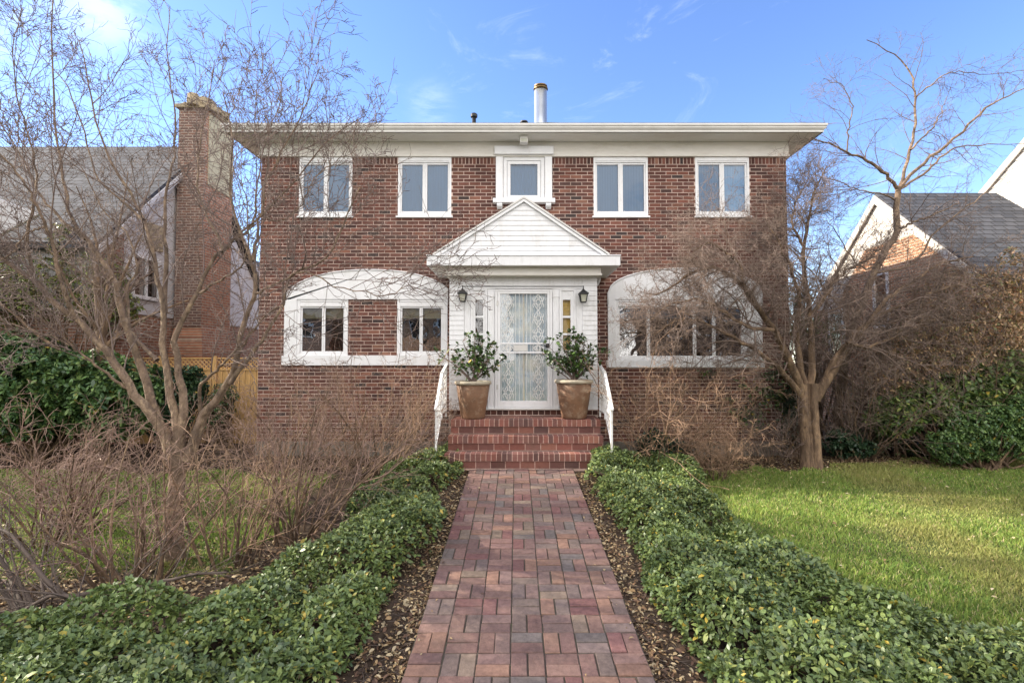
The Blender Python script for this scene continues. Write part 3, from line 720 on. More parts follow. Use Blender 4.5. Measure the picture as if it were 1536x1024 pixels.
def lantern(u,vt,vb):
    y=YP-.13; x=PX(u,y,440); zt=PZ(vt,y); zb=PZ(vb,y); h=zt-zb
    q=math.pi/4
    mb=MB(); mb.lathe([(.012,zt),(.012,zt-.05),(.03,zt-.07),(.055,zt-.09),(.115,zt-.125),(.115,zt-.145),(.08,zt-.15)],x,y,4,sq=q)
    mb.lathe([(.058,zb),(.062,zb+.012),(.05,zb+.02)],x,y,4,sq=q)
    za,zc=zt-.15,zb+.015
    for k in range(4):
        a=q+k*math.pi/2; mb.tube([(x+.085*math.cos(a),y+.085*math.sin(a),za),(x+.058*math.cos(a),y+.058*math.sin(a),zc)],.008,4)
    mb.tube([(x,YP,za+.02),(x,y+.05,za+.06),(x,y,za+.03)],.012,6); mb.box(x-.035,x+.035,YP-.02,YP-.002,za-.08,za+.06)
    o=mb.build('wall_lantern',M['black'],house)
    mb=MB(); mb.lathe([(.078,za),(.052,zc)],x,y,4,sq=q); mb.build('lamp_glass',M['lampglass'],o)
lantern(694,428,453); lantern(875,428.5,454)

# ---------------------------------------------------------------- steps
def steps():
    root=empty('brick_steps',(.12,7.4,0)); tag(root,'three red brick steps with upright brick nosings and white iron railings below the door','steps')
    xa,xb=PX(668,7.4,690),PX(907,7.4,690); RI=.216
    runs=[(7.40,7.65),(7.65,7.90),(7.90,8.54)]
    rnd=random.Random(21)
    def sc(k=1.0):
        c=rnd.choice([(.195,.075,.058),(.17,.068,.054),(.21,.088,.066),(.145,.063,.053),(.18,.082,.068),(.23,.10,.072),(.115,.06,.053)]); s=rnd.uniform(.8,1.2)*k; return tuple(a*s for a in c)
    for i,(y0,y1) in enumerate(runs):
        top=RI*(i+1); bot=RI*i; e=.02*i*0
        a,b=xa-.02*i+.0,xb+.0
        if i==0: a,b=xa-.02,xb+.03
        if i==1: a,b=xa+.0,xb+.03
        if i==2: a,b=xa+.01,xb+.03
        mb=MB(); mb.box(a+.006,b-.006,y0-.0075,y1-.001 if i<2 else YP-.02,top-.104,top-.0045,1); mb.box(a+.008,b-.008,y0+.0095,y1-.001 if i<2 else YP-.02,bot-(.2 if i==0 else 0)+.001,top-.104,1)
        # rowlock nosing: header bricks on edge
        n=int((b-a)/.0735); w=(b-a)/n
        for k in range(n):
            x=a+k*w; c=sc(); dz=rnd.uniform(-.002,.002); dy=rnd.uniform(-.004,.004)
            mb.box(x+.0055,x+w-.0055,y0-.012+dy,min(y0+.20,y1-.002) if i<2 else y0+.20,top-.102,top+dz,0,c)
        n=int((b-a)/.2127); w=(b-a)/n; off=rnd.random()*w
        for k in range(-1,n+1):
            x0=max(a,a+k*w+off); x1=min(b,a+(k+1)*w+off)
            if x1-x0<.03: continue
            mb.box(x0+.005,x1-.005,y0+.006,y0+.09,bot+.008,top-.110,0,sc(.85))
        if i==2:   # landing pavers
            y=y0+.205
            while y<YP-.04:
                x=a+rnd.random()*-.1
                while x<b:
                    p,q=max(a,x),min(b,x+.2127)
                    if q-p>.02: mb.box(p+.004,q-.004,y+.004,min(y+.1,YP-.03)-.004,top-.05,top-.002,0,sc(.8))
                    x+=.2127
                y+=.1
        mb.build('landing' if i==2 else 'step',[M['stepbrick'],plain('step_mortar',(.52,.36,.30),.95,.25,9,dirt=(.12,.08,.06),dscale=3,damt=.7)] if i==0 else [M['stepbrick'],bpy.data.materials['step_mortar']],root,bevel=0)
    # railings
    for s,(xr) in ((-1,-1.165),(1,1.375)):
        mb=MB()
        yf,ym,yb=7.46,7.96,8.42; zf,zm,zbk=.87,1.36,1.50; r=.014
        lean=lambda y:(0.035*(8.42-y))*s*.3
        def X(y): return xr+lean(y)
        mb.box(X(yf)-.014,X(yf)+.014,yf-.014,yf+.014,.20,zf+.03); mb.box(X(ym)-.014,X(ym)+.014,ym-.014,ym+.014,.64,zm+.04); mb.box(X(yb)-.014,X(yb)+.014,yb-.014,yb+.014,.64,zbk)
        # cap rail: flat bar following the slope
        def bar(y0,z0,y1,z1,h=.014,w=.022):
            a,b=X(y0),X(y1); i=len(mb.v)
            for (x,y,z) in ((a,y0,z0),(b,y1,z1)):
                mb.v += [(x-w,y,z-h),(x+w,y,z-h),(x+w,y,z+h),(x-w,y,z+h)]
            for k in range(4):
                k2=(k+1)%4; mb.f.append([i+k,i+k2,i+4+k2,i+4+k]); mb.m.append(0); mb.c.append((1,1,1))
            mb.f += [[i,i+1,i+2,i+3],[i+4,i+5,i+6,i+7]]; mb.m+=[0,0]; mb.c+=[(1,1,1)]*2
        bar(yf-.05,zf-.02,ym,zm); bar(ym,zm,yb+.06,zbk)
        bar(yf,.34,ym,.74,.010,.012); bar(ym,.74,yb,.74,.010,.012)
        n=9
        for k in range(1,n):
            y=yf+(yb-yf)*k/n
            zt=zf+(zm-zf)*(y-yf)/(ym-yf) if y<ym else zm+(zbk-zm)*(y-ym)/(yb-ym)
            zl=.34+.40*(y-yf)/(ym-yf) if y<ym else .74
            if k%3==0:
                pts=[(X(y)+.0,y+.045*math.sin(w*6.283),zl+(zt-zl)*w) for w in np.linspace(0,1,14)]; mb.tube(pts,.008,5)
                pts=[(X(y)+.0,y-.045*math.sin(w*6.283),zl+(zt-zl)*w) for w in np.linspace(0,1,14)]; mb.tube(pts,.008,5)
            else: mb.tube([(X(y),y,zl),(X(y),y,zt)],.008,5)
            zc=(zl+zt)/2+.1*(k%2)
            ring=[(X(y)+.03*math.cos(a)*s,y+.03*math.cos(a),zc+.05*math.sin(a)) for a in np.linspace(0,6.283,10)]; mb.tube(ring,.007,4)
            for q in (.25,.75):
                zz=zl+(zt-zl)*q; ring=[(X(y)-.022*math.cos(a),y+.024*math.cos(a),zz+.04*math.sin(a)) for a in np.linspace(0,5.2,9)]; mb.tube(ring,.006,4)
        mb.build('railing',M['iron'],root)
steps()

# ---------------------------------------------------------------- leaf helpers
def leaves(name, pos, direc, size, width, cols, mat, parent=None, fold=.18, droop=.25):
    cols=np.asarray(cols)
    """pos (n,3) base, direc (n,3) unit, size (n), width ratio (n) -> curved folded leaves"""
    n=len(pos); up=np.tile([0,0,1.0],(n,1)); up+=RNG.normal(0,.35,(n,3))
    side=np.cross(direc,up); side/=np.linalg.norm(side,axis=1,keepdims=True)+1e-9
    nor=np.cross(side,direc)
    s=size[:,None]; w=(size*width)[:,None]
    def pt(t,lat,h): return pos+direc*s*t+side*w*lat+nor*s*h
    V=np.stack([pt(0,0,0),pt(.35,.48,fold*.3),pt(.72,.42,fold*.3-droop*.12),pt(1,0,-droop*.3),pt(.72,-.42,fold*.3-droop*.12),pt(.35,-.48,fold*.3),pt(.5,0,-.0)],1).reshape(-1,3)
    i=np.arange(n)[:,None]*7
    F=np.concatenate([np.concatenate([i,i+1,i+2,i+6],1),np.concatenate([i+6,i+2,i+3,i+3],1)[:, :4]],0)
    # quads: (0,1,2,6) (6,2,3,4) (0,6,4,5)
    F=np.concatenate([np.concatenate([i,i+6,i+2,i+1],1),np.concatenate([i+6,i+4,i+3,i+2],1),np.concatenate([i,i+5,i+4,i+6],1)],0)
    return np_mesh(name,V,F,mat,parent,pcol=np.repeat(cols,7,0),smooth=False)
def rosettes(pos, nrm, k, spread=(.25,1.25)):
    """k leaf directions around each shoot tip"""
    n=len(pos); 
    a=(np.arange(k)[None,:]*2.4+RNG.uniform(0,6.28,(n,1)))+RNG.normal(0,.2,(n,k))
    el=np.linspace(spread[1],spread[0],k)[None,:]+RNG.normal(0,.15,(n,k))   # angle above the tangent plane
    ref=np.where(np.abs(nrm[:,2:3])<.9,np.array([[0,0,1.0]]),np.array([[1.0,0,0]]))
    t1=np.cross(nrm,ref); t1/=np.linalg.norm(t1,axis=1,keepdims=True); t2=np.cross(nrm,t1)
    d=(t1[:,None]*np.cos(a)[...,None]+t2[:,None]*np.sin(a)[...,None])*np.cos(el)[...,None]+nrm[:,None]*np.sin(el)[...,None]
    return np.repeat(pos,k,0), d.reshape(-1,3), np.tile(np.linspace(.6,1,k),n)
GREENS=np.array([[.075,.12,.036],[.09,.15,.05],[.055,.10,.045],[.12,.18,.05],[.045,.085,.04]])
def green_cols(n,pal=GREENS,p=None,bright=1.0,yellow=.02):
    c=pal[RNG.choice(len(pal),n,p=p)]*(.7+.6*RNG.random((n,1)))*bright
    y=RNG.random(n)<yellow; c[y]=np.array([.40,.30,.05])*(.6+.6*RNG.random((y.sum(),1)))
    return c

# ---------------------------------------------------------------- pots with shrubs
def pot(u,ubase,label,seed):
    Y=8.12; x=PX(u,Y,600); w=(61 if seed==2 else 58)/2*Y/763*.93; zb=.648; zt=PZ(571 if seed==1 else 569,Y)+.0; h=zt-zb; rb_=w*.66
    root=empty('plant_pot',(x,Y,zb)); tag(root,label,'plant pot')
    mb=MB(); mb.lathe([(rb_*.93,zb),(rb_,zb+.02),(rb_*1.02,zb+.05),(w*.80,zb+h*.45),(w*.93,zt-.055),(w*.9,zt-.05)],x,Y,40); mb.build('body',M['pot'],root,smooth=True)
    mb=MB(); mb.lathe([(w*.90,zt-.06),(w*1.0,zt-.055),(w*1.03,zt-.03),(w*1.0,zt-.004),(w*.95,zt),(w*.86,zt-.01),(w*.84,zt-.05)],x,Y,40); mb.build('rim',M['pot_rim'],root,smooth=True)
    mb=MB(); mb.lathe([(w*.84,zt-.06),(w*.5,zt-.03),(.01,zt-.025)],x,Y,24); mb.build('soil',M['soil'],root,smooth=True)
    # shrub in the pot
    rnd=random.Random(seed*5); r0=empty('potted_shrub',(x,Y,zt-.03))
    tag(r0,'broad leaved evergreen shrub with sparse leaning stems in the pot left of the door' if seed==1 else 'bushy broad leaved evergreen in the pot right of the door','shrub')
    mb=MB(); tips=[]
    if seed==1: ends=[(-.55,.42,0),(-.32,.50,.1),(-.15,.62,-.1),(.02,.70,0),(.12,.55,.1),(.30,.42,-.1),(.42,.30,.05),(.38,.48,.1),(-.42,.36,-.15),(.22,.25,-.15),(.05,.40,-.12),(.16,.66,.08),(-.02,.52,.1),(.28,.56,0),(.10,.30,.1),(.33,.2,-.05)]
    else: ends=[(-.50,.40,0),(-.38,.52,.1),(-.22,.62,-.1),(-.1,.72,0),(.05,.70,.1),(.17,.62,-.1),(.38,.42,.05),(.5,.42,0),(-.30,.30,-.15),(.22,.32,-.15),(0,.45,-.12),(-.15,.5,.1),(.1,.55,.1),(-.2,.35,0),(.12,.25,-.1),(.3,.2,0),(-.05,.25,-.15),(.26,.5,.05),(-.4,.22,.05),(.02,.6,-.08)]
    for (ex,ez,ey) in ends:
        b=Vector((x+rnd.uniform(-.04,.04),Y+rnd.uniform(-.04,.04),zt-.04)); e=Vector((x+ex,Y+ey,zt+ez))
        c=b.lerp(e,.5)+Vector((-(ex)*.25,0,-.02)); pts=[]
        for t in np.linspace(0,1,8):
            t=float(t); pts.append(b*(1-t)**2+c*2*t*(1-t)+e*t*t+Vector((rnd.uniform(-.008,.008),rnd.uniform(-.008,.008),0))*t)
        mb.tube(pts,[.013-.009*k/7 for k in range(8)],5)
        for k in range(3,8):
            for q in range(2 if k<7 else 3):
                d=Vector((rnd.uniform(-1,1),rnd.uniform(-1,1),rnd.uniform(-.1,1))).normalized(); L_=rnd.uniform(.05,.13)
                p2=pts[k]+d*L_; mb.tube([pts[k],p2],[.004,.003],4); tips.append((tuple(p2),tuple(d)))
    mb.build('stems',M['twig_grey'],r0)
    pos=np.array([t[0] for t in tips]); nr=np.array([t[1] for t in tips])
    p,d,s=rosettes(pos,nr,8); n=len(p); keep=RNG.random(n)<.72; p,d,s=p[keep],d[keep],s[keep]; n=len(p)
    leaves('foliage',p+RNG.normal(0,.012,(n,3)),d,.078*s*RNG.uniform(.7,1.2,n),np.full(n,.62),green_cols(n,np.array([[.040,.085,.020],[.065,.12,.025],[.03,.06,.02],[.10,.17,.035],[.12,.10,.04]]),[.3,.3,.25,.1,.05],1.0,.01),M['leaf'],r0)
pot(709.5,0,'tapered brown terracotta pot on the landing left of the door',1)
pot(861,0,'chipped tan terracotta pot on the landing right of the door',2)
# ---------------------------------------------------------------- neighbour on the left
def tri_wall(mb,x,pts,th,mat=0): mb.prism(pts,x,x-th,'x',mat)
def left_house():
    r=empty('neighbour_house',(-12,13.5,-.2)); tag(r,'steep grey roofed brick house with a tall chimney seen through the bare tree','house')
    Xg=-8.5; ye0,ye1=10.05,16.95; ym=13.5; ze=3.8; zr=7.2; zg=-.3
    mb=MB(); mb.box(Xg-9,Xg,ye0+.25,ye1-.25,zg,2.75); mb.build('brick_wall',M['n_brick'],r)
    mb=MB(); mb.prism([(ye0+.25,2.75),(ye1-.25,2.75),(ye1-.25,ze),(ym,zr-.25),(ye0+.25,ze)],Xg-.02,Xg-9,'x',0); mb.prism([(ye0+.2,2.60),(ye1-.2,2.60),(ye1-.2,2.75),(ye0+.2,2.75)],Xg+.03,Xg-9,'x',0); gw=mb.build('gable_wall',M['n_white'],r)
    mb=MB(); mb.prism([(ye0+.26,2.76),(10.9,2.76),(10.9,ze+.62),(ye0+.26,ze)],Xg-.0,Xg+.02,'x'); mb.build('brick_corner',M['n_brick'],r)
    # roof
    mb=MB()
    for s in (-1,1):
        yA=ym+s*(ym-ye0); p=[(yA,ze),(ym,zr),(ym,zr+.12),(yA-s*-.02,ze+.12)]
        mb.prism(p,Xg+.15,Xg-9.3,'x',0)
    rf=mb.build('roof',M['slate'],r)
    mb=MB(); 
    for s in (-1,1):
        yA=ym+s*(ym-ye0); mb.prism([(yA,ze-.12),(ym,zr-.14),(ym,zr+.02),(yA,ze+.04)],Xg+.155,Xg+.19,'x')
    mb.build('rake_board',M['n_white'],rf)
    # small front gable at the far left
    y0=8.9; mb=MB(); xa,xb=-12.6,-8.9; xm=(xa+xb)/2
    gx=-13.0
    gz0=PZ(372,9.3); gp=PZ(296,9.3)
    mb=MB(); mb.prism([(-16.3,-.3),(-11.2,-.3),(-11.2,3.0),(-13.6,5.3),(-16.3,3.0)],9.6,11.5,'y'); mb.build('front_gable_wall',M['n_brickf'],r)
    mb=MB(); mb.prism([(-10.75,2.6),(-13.7,5.2),(-13.7,5.35),(-10.6,2.68)],9.2,13.0,'y'); mb.prism([(-16.6,2.7),(-13.7,5.2),(-13.7,5.35),(-16.75,2.75)],9.2,13.0,'y'); fg=mb.build('front_gable_roof',M['slate'],r)
    mb=MB(); mb.prism([(-8.95,3.93),(-9.55,4.30),(-10.9,4.98),(-10.9,4.62),(-9.45,3.98),(-8.95,3.70)],9.05,9.12,'y'); 
    vb=MB(); vb.prism([(PX(50,9.7),PZ(321,9.7)),(PX(-30,9.7),PZ(291,9.7)),(PX(-70,9.7),PZ(291,9.7)),(PX(-70,9.7),PZ(385,9.7)),(PX(0,9.7),PZ(347,9.7))],9.7,9.78,'y'); vb.build('verge_board',M['n_white'],r)
    # window in the gable wall
    mb2=MB(); yw0,yw1=11.15,12.0; z0,z1=2.95,3.95
    frame=MB(); frame.prism([(yw0,z0),(yw1,z0),(yw1,z0+.08),(yw0,z0+.08)],Xg+.0,Xg+.05,'x'); frame.prism([(yw0,z1-.08),(yw1,z1-.08),(yw1,z1),(yw0,z1)],Xg+.0,Xg+.05,'x')
    for a in (yw0,(yw0+yw1)/2-.03,yw1-.06): frame.prism([(a,z0+.08),(a+.06,z0+.08),(a+.06,z1-.08),(a,z1-.08)],Xg+.0,Xg+.048,'x')
    f=frame.build('window',M['trim'],r); g=MB(); g.prism([(yw0+.05,z0+.05),(yw1-.05,z0+.05),(yw1-.05,z1-.05),(yw0+.05,z1-.05)],Xg-.01,Xg+.02,'x'); g.build('pane',M['glass_up'],f)
    # gable apex timbers panel
    mb=MB(); mb.prism([(11.6,4.15),(12.1,4.15),(12.1,4.75),(11.6,4.75)],Xg-.0,Xg+.03,'x'); mb.build('attic_shutter',M['stone'],r)
    # chimney
    x0,x1=PX(266,12.5,300),PX(306,12.5,300); ya,yb=12.5,13.75; zt=PZ(162,12.5)
    mb=MB(); mb.box(x0,x1,ya,yb,2.4,zt,0); mb.box(x0-.05,x1+.12,ya-.12,yb+.12,-.3,1.8,0)
    i=len(mb.v); 
    mb.v += [(x0-.05,ya-.12,1.8),(x1+.12,ya-.12,1.8),(x1+.12,yb+.12,1.8),(x0-.05,yb+.12,1.8),(x0,ya,2.4),(x1,ya,2.4),(x1,yb,2.4),(x0,yb,2.4)]
    for k in range(4): mb.f.append([i+k,i+(k+1)%4,i+4+(k+1)%4,i+4+k]); mb.m.append(0); mb.c.append((1,1,1))
    ch=mb.build('chimney',brick_mat('chimney_brick_sunlit',(.44,.19,.105),(.29,.125,.075),(.42,.33,.25),'yz'),r)  # brick colour brightened so the side looks sunlit
    mb=MB(); mb.box(x0,x1-.0,ya-.02,ya-.001,2.4,zt,0); mb.build('chimney_front',brick_mat('chimney_brick_shaded',(.20,.10,.07),(.12,.07,.06),(.34,.27,.22),'xz'),ch)  # darker copy of the chimney brick, shade put into the colour
    # broken stone cap
    mb=MB(); rnd=random.Random(4)
    for k in range(26):
        cx=rnd.uniform(x0-.08,x1+.05); cy=rnd.uniform(ya-.08,yb+.05); w=rnd.uniform(.12,.22); zz=zt+rnd.uniform(0,.28)*(1-abs((cx-(x0+x1)/2)/(x1-x0))); hh=rnd.uniform(.07,.14)
        a=rnd.uniform(0,3); pts=[]
        for q in range(6):
            an=a+q*1.047; pts.append((cx+w*rnd.uniform(.7,1.1)*math.cos(an),cy+w*rnd.uniform(.7,1.1)*math.sin(an)))
        mb.prism(pts,zz-.05,zz+hh,'z')
    mb.box(x0-.07,x1+.07,ya-.08,yb+.08,zt-.02,zt+.08)
    mb.build('chimney_cap',M['stone'],ch,bevel=.01)
    # vertical strip of pale render on the chimney side
    mb=MB(); mb.box(x1+.001,x1+.02,12.62,13.72,zt-1.9,zt-.06); mb.build('rendered_patch',plain('pale_render',(.50,.44,.30),.9,.2,5,.006,30,dirt=(.25,.18,.13),dscale=3,damt=.8),ch)
left_house()
def far_things():
    # pale garage seen between the two houses
    r=empty('garage',(-8.6,21,-.2)); tag(r,'small pale garage seen between the two houses','garage')
    mb=MB(); mb.box(-13,-9.6,20,24,-.3,3.6); mb.build('wall',M['n_white'],r)
    mb=MB(); mb.prism([(-13.2,3.55),(-9.3,3.55),(-11.3,4.9)],19.8,24.2,'y'); mb.build('roof',M['slate'],r)
    mb=MB(); frame_rect(mb,-10.5,-9.9,1.6,2.9,.08,19.96,20.02); f=mb.build('window',M['trim'],r); mb=MB(); mb.box(-10.45,-9.95,19.98,20.0,1.65,2.85); mb.build('pane',M['glass_up'],f)
    # back garden wall of houses beyond
    r=empty('rear_house',(-9.5,27,-.2)); tag(r,'far cream house with an orange brick corner between the two buildings','house')
    mb=MB(); mb.box(-17,-12.4,27,33,-.3,5.2); mb.build('wall',M['o_brickf'],r); mb=MB(); mb.prism([(-17.3,5.1),(-12.1,5.1),(-14.7,7.2)],26.7,33.3,'y'); mb.build('roof',M['slate'],r)
far_things()

# ---------------------------------------------------------------- neighbour on the right
def right_house():
    r=empty('neighbour_house',(12,12.5,-.2)); tag(r,'low orange brick house with pale gable and grey roof beyond the right hand trees','house')
    Xg=9.0; ym=12.55; zr=5.64; ye0,ye1=9.5,15.6; ze=2.95; zg=-.3
    mb=MB(); mb.box(Xg,Xg+2.98,ye0+.2,ye1-.2,zg,ze+.1); 
    mb.prism([(ye0+.25,ze+.1),(ym+1.6,ze+.1),(ym+1.35,3.5),(ym+.45,4.42),(ym-1.1,4.42),(ye0+.25,ze+.2)],Xg-.018,Xg+2.9,'x'); mb.build('brick_wall',M['o_brick'],r)
    mb=MB(); mb.box(Xg+.01,Xg+2.97,ye0+.17,ye0+.198,zg,ze-.02); mb.build('front_wall',M['o_brickf'],r)
    mb=MB(); mb.prism([(ye0+.2,ze+.1),(ye1-.2,ze+.1),(ym,zr-.06)],Xg+.0,Xg+.05,'x'); mb.build('gable_boards',M['n_cream'],r)
    mb=MB()
    for s in (-1,1):
        yA=ym+s*(ym-ye0); mb.prism([(yA,ze),(ym,zr),(ym,zr+.1),(yA,ze+.1)],Xg-.05,Xg+2.97,'x')
    rf=mb.build('roof',M['slate'],r)
    mb=MB()
    for s in (-1,1):
        yA=ym+s*(ym-ye0); mb.prism([(yA,ze-.16),(ym,zr-.17),(ym,zr+.03),(yA,ze+.04)],Xg-.085,Xg-.052,'x')
    mb.build('rake_board',M['n_cream'],rf)
    for (ya,yb,z0,z1) in ((12.2,12.75,2.35,3.75),(13.9,14.6,1.4,3.0)):
        mb=MB(); 
        mb.prism([(ya,z0),(yb,z0),(yb,z0+.08),(ya,z0+.08)],Xg-.05,Xg,'x'); mb.prism([(ya,z1-.08),(yb,z1-.08),(yb,z1),(ya,z1)],Xg-.05,Xg,'x')
        for a in (ya,yb-.08): mb.prism([(a,z0+.08),(a+.08,z0+.08),(a+.08,z1-.08),(a,z1-.08)],Xg-.048,Xg,'x')
        f=mb.build('window',M['trim'],r); mb=MB(); mb.prism([(ya+.04,z0+.04),(yb-.04,z0+.04),(yb-.04,z1-.04),(ya+.04,z1-.04)],Xg-.02,Xg-.001,'x'); mb.build('pane',M['glass_up'],f)
    r=empty('white_gabled_house',(15,10.3,-.2)); tag(r,'tall white clapboard gable rising at the right edge behind the grey roof','house')
    X0=12.0; ym=10.0; zm=8.05; sl=.74; ya,yb=5.0,15.0
    mb=MB(); mb.prism([(ya,-.3),(yb,-.3),(yb,zm-(yb-ym)*sl),(ym,zm),(ya,zm-(ym-ya)*sl)],X0,X0+9,'x')
    z=-.25
    while z<zm-.15:
        z2=z+.15; w0=min(yb-ym,(zm-z)/sl); w1=min(yb-ym,(zm-z2)/sl)
        mb.face([(X0-.02,ym-w0,z),(X0-.02,ym+w0,z),(X0-.004,ym+w1,z2),(X0-.004,ym-w1,z2)]); z=z2
    mb.build('clapboard_wall',M['n_cream'],r)
    mb=MB()
    for s in (-1,1):
        yA=ym+s*(yb-ym+.4); zA=zm-(yb-ym+.4)*sl; mb.prism([(yA,zA),(ym,zm),(ym,zm+.06),(yA,zA+.06)],X0-.04,X0+9.3,'x')
    rf=mb.build('roof',M['slate'],r)
    for s in (-1,1):
        yA=ym+s*(yb-ym+.4); zA=zm-(yb-ym+.4)*sl; mb=MB(); mb.prism([(yA,zA-.14),(ym,zm-.14),(ym,zm+.045),(yA,zA+.045)],X0-.08,X0-.042,'x'); mb.build('rake_board',M['n_cream'],rf)
right_house()

# ---------------------------------------------------------------- cedar fence with lattice top
def fence():
    r=empty('cedar_fence',(-6.6,10.9,-.25)); tag(r,'tan wooden board fence with diagonal lattice top beside the house','fence')
    Y=10.9; x0,x1=-9.4,PX(383,Y,580)+.25; zl=PZ(555,Y); zt=PZ(536,Y); rnd=random.Random(2)
    x=x0; mb=MB()
    while x<x1:
        w=.12; mb.box(x,x+w-.008,Y-rnd.uniform(0,.008),Y+.02,-.25,zl); x+=w
    mb.build('board_panel',M['wood'],r)
    mb=MB(); mb.box(x0,x1,Y-.03,Y+.03,zl,zl+.035); mb.box(x0,x1,Y-.03,Y+.03,zt-.03,zt)
    x=x0
    while x<x1:
        mb.prism([(x,zl+.035),(x+.03,zl+.035),(x+.03-.2,zt-.03),(x-.2,zt-.03)],Y-.012,Y-.002,'y')
        mb.prism([(x,zl+.035),(x+.03,zl+.035),(x+.03+.2,zt-.03),(x+.2,zt-.03)],Y+.002,Y+.012,'y'); x+=.09
    mb.build('lattice',M['wood'],r)
    for xp in (x1-.1,x1-1.15,x1-2.3):
        mb=MB(); mb.box(xp,xp+.09,Y-.06,Y-.031,-.25,zt+.03); mb.build('post',M['wood'],r,bevel=.005)
fence()

# ---------------------------------------------------------------- houses across the street (mirrored in the panes)
def across(x,y,w,h,mat,name,label):
    r=empty(name,(x,y,-.8)); tag(r,label,'house',group='houses across the street')
    mb=MB(); mb.box(x-w/2,x+w/2,y-8,y,-.8,h); mb.build('wall',mat,r)
    mb=MB(); mb.prism([(y+.5,h-.1),(y-8.5,h-.1),(y-4,h+3)],x-w/2-.4,x+w/2+.4,'x'); mb.build('roof',M['slate'],r)
    for k in range(4):
        for j in range(2):
            xa=x-w/2+1+k*(w-2)/4; za=.6+j*3
            mb=MB(); frame_rect(mb,xa,xa+1.2,za,za+1.5,.1,y-.02,y+.06); f=mb.build('window',M['trim'],r); mb=MB(); mb.box(xa+.08,xa+1.12,y-.01,y+.02,za+.08,za+1.42); mb.build('pane',M['dark_room'],f)
across(-21,-25,10,5.8,M['n_brickf'],'street_house','dark brick house across the street mirrored in the leftmost ground floor window')
across(-9,-24,10,5.6,M['o_brickf'],'street_house','orange brick house across the street mirrored in the left hand window')
across(4,-25,9,6.2,M['n_cream'],'street_house','cream house across the street mirrored in the door pane')
across(17,-24,10,5.6,M['n_brickf'],'street_house','brown brick house across the street mirrored in the right hand window')
# ---------------------------------------------------------------- branch growth (all chains of a level at once)
def norm(a): return a/(np.linalg.norm(a,axis=-1,keepdims=True)+1e-12)
class Grower:
    def __init__(s): s.sets=[]
    def add(s,pts,rad,sides): s.sets.append((pts,rad,sides))
def grow(P0,D0,L,R,n,wander,trop,taper=.25,curl=None):
    Nn=len(P0); pts=np.zeros((Nn,n+1,3)); pts[:,0]=P0; d=norm(D0.copy()); step=(L/n)[:,None]
    bias=RNG.normal(0,wander*.5,(Nn,3))
    for i in range(n):
        d=norm(d+RNG.normal(0,wander,(Nn,3))+bias+np.array([0,0,trop]))
        pts[:,i+1]=pts[:,i]+d*step
    rad=R[:,None]*(1-(1-taper)*np.linspace(0,1,n+1)[None,:])
    return pts,rad
def spawn(pts,rad,L,k,t0,a0,a1,lr,rr,t1=1.0,flat=0):
    """k children per chain; returns P,D,L,R"""
    Nn,m,_=pts.shape; n=m-1
    t=(np.arange(k)[None,:]+RNG.random((Nn,k)))/k; t=t0+(t1-t0)*t
    f=t*n; i=np.clip(f.astype(int),0,n-1); w=(f-i)[...,None]; ii=np.arange(Nn)[:,None]
    A,B=pts[ii,i],pts[ii,i+1]; Pp=A*(1-w)+B*w; T=norm(B-A)
    rl=rad[ii,i]*(1-w[...,0])+rad[ii,i+1]*w[...,0]
    rv=norm(RNG.normal(0,1,(Nn,k,3))*np.array([1,1-flat,1])); Pn=norm(rv-T*(rv*T).sum(-1,keepdims=True))
    a=RNG.uniform(a0,a1,(Nn,k))[...,None]; D=T*np.cos(a)+Pn*np.sin(a)
    Lc=L[:,None]*lr*(1.15-.6*t)*RNG.uniform(.55,1.3,(Nn,k)); Rc=np.minimum(rl*.75,rl*rr*RNG.uniform(.75,1.2,(Nn,k)))
    return Pp.reshape(-1,3),D.reshape(-1,3),Lc.ravel(),Rc.ravel()
def tubes(name,sets,mat,parent,smooth=True):
    VV=[];FF=[];off=0
    for pts,rad,k in sets:
        Nn,m,_=pts.shape
        T=np.empty_like(pts); T[:,1:-1]=pts[:,2:]-pts[:,:-2]; T[:,0]=pts[:,1]-pts[:,0]; T[:,-1]=pts[:,-1]-pts[:,-2]; T=norm(T)
        mean=norm(pts[:,-1]-pts[:,0]); ref=np.where(np.abs(mean[:,2:3])<.8,np.array([[0,0,1.0]]),np.array([[1.0,0,0]]))
        if k>=6: ref=np.where(np.abs(mean[:,2:3])<.95,np.array([[0,1.0,0]])+mean*0,ref)
        a=norm(np.cross(T,ref[:,None,:])); b=np.cross(T,a)
        w=np.arange(k)*2*np.pi/k
        mod=1.0
        if k>=10:
            jj=np.arange(m)[None,:,None]/m; ph=(np.arange(Nn)*1.7)[:,None,None]
            mod=(1+.075*np.sin(3*w[None,None,:]+ph+jj*2.2)+.055*np.sin(5*w[None,None,:]+2*ph-jj*3.1)+.03*np.sin(2*w[None,None,:]+ph+jj*5))[...,None]
        V=pts[:,:,None,:]+mod*(a[:,:,None,:]*np.cos(w)[None,None,:,None]+b[:,:,None,:]*np.sin(w)[None,None,:,None])*rad[:,:,None,None]
        base=off+np.arange(Nn)[:,None,None]*m*k+np.arange(m-1)[None,:,None]*k+np.arange(k)[None,None,:]
        nx=np.roll(np.arange(k),-1)[None,None,:]-np.arange(k)[None,None,:]
        F=np.stack([base,base+nx,base+nx+k,base+k],-1).reshape(-1,4)
        VV.append(V.reshape(-1,3)); FF.append(F); off+=Nn*m*k
    return np_mesh(name,np.concatenate(VV),np.concatenate(FF),mat,parent,smooth=smooth)
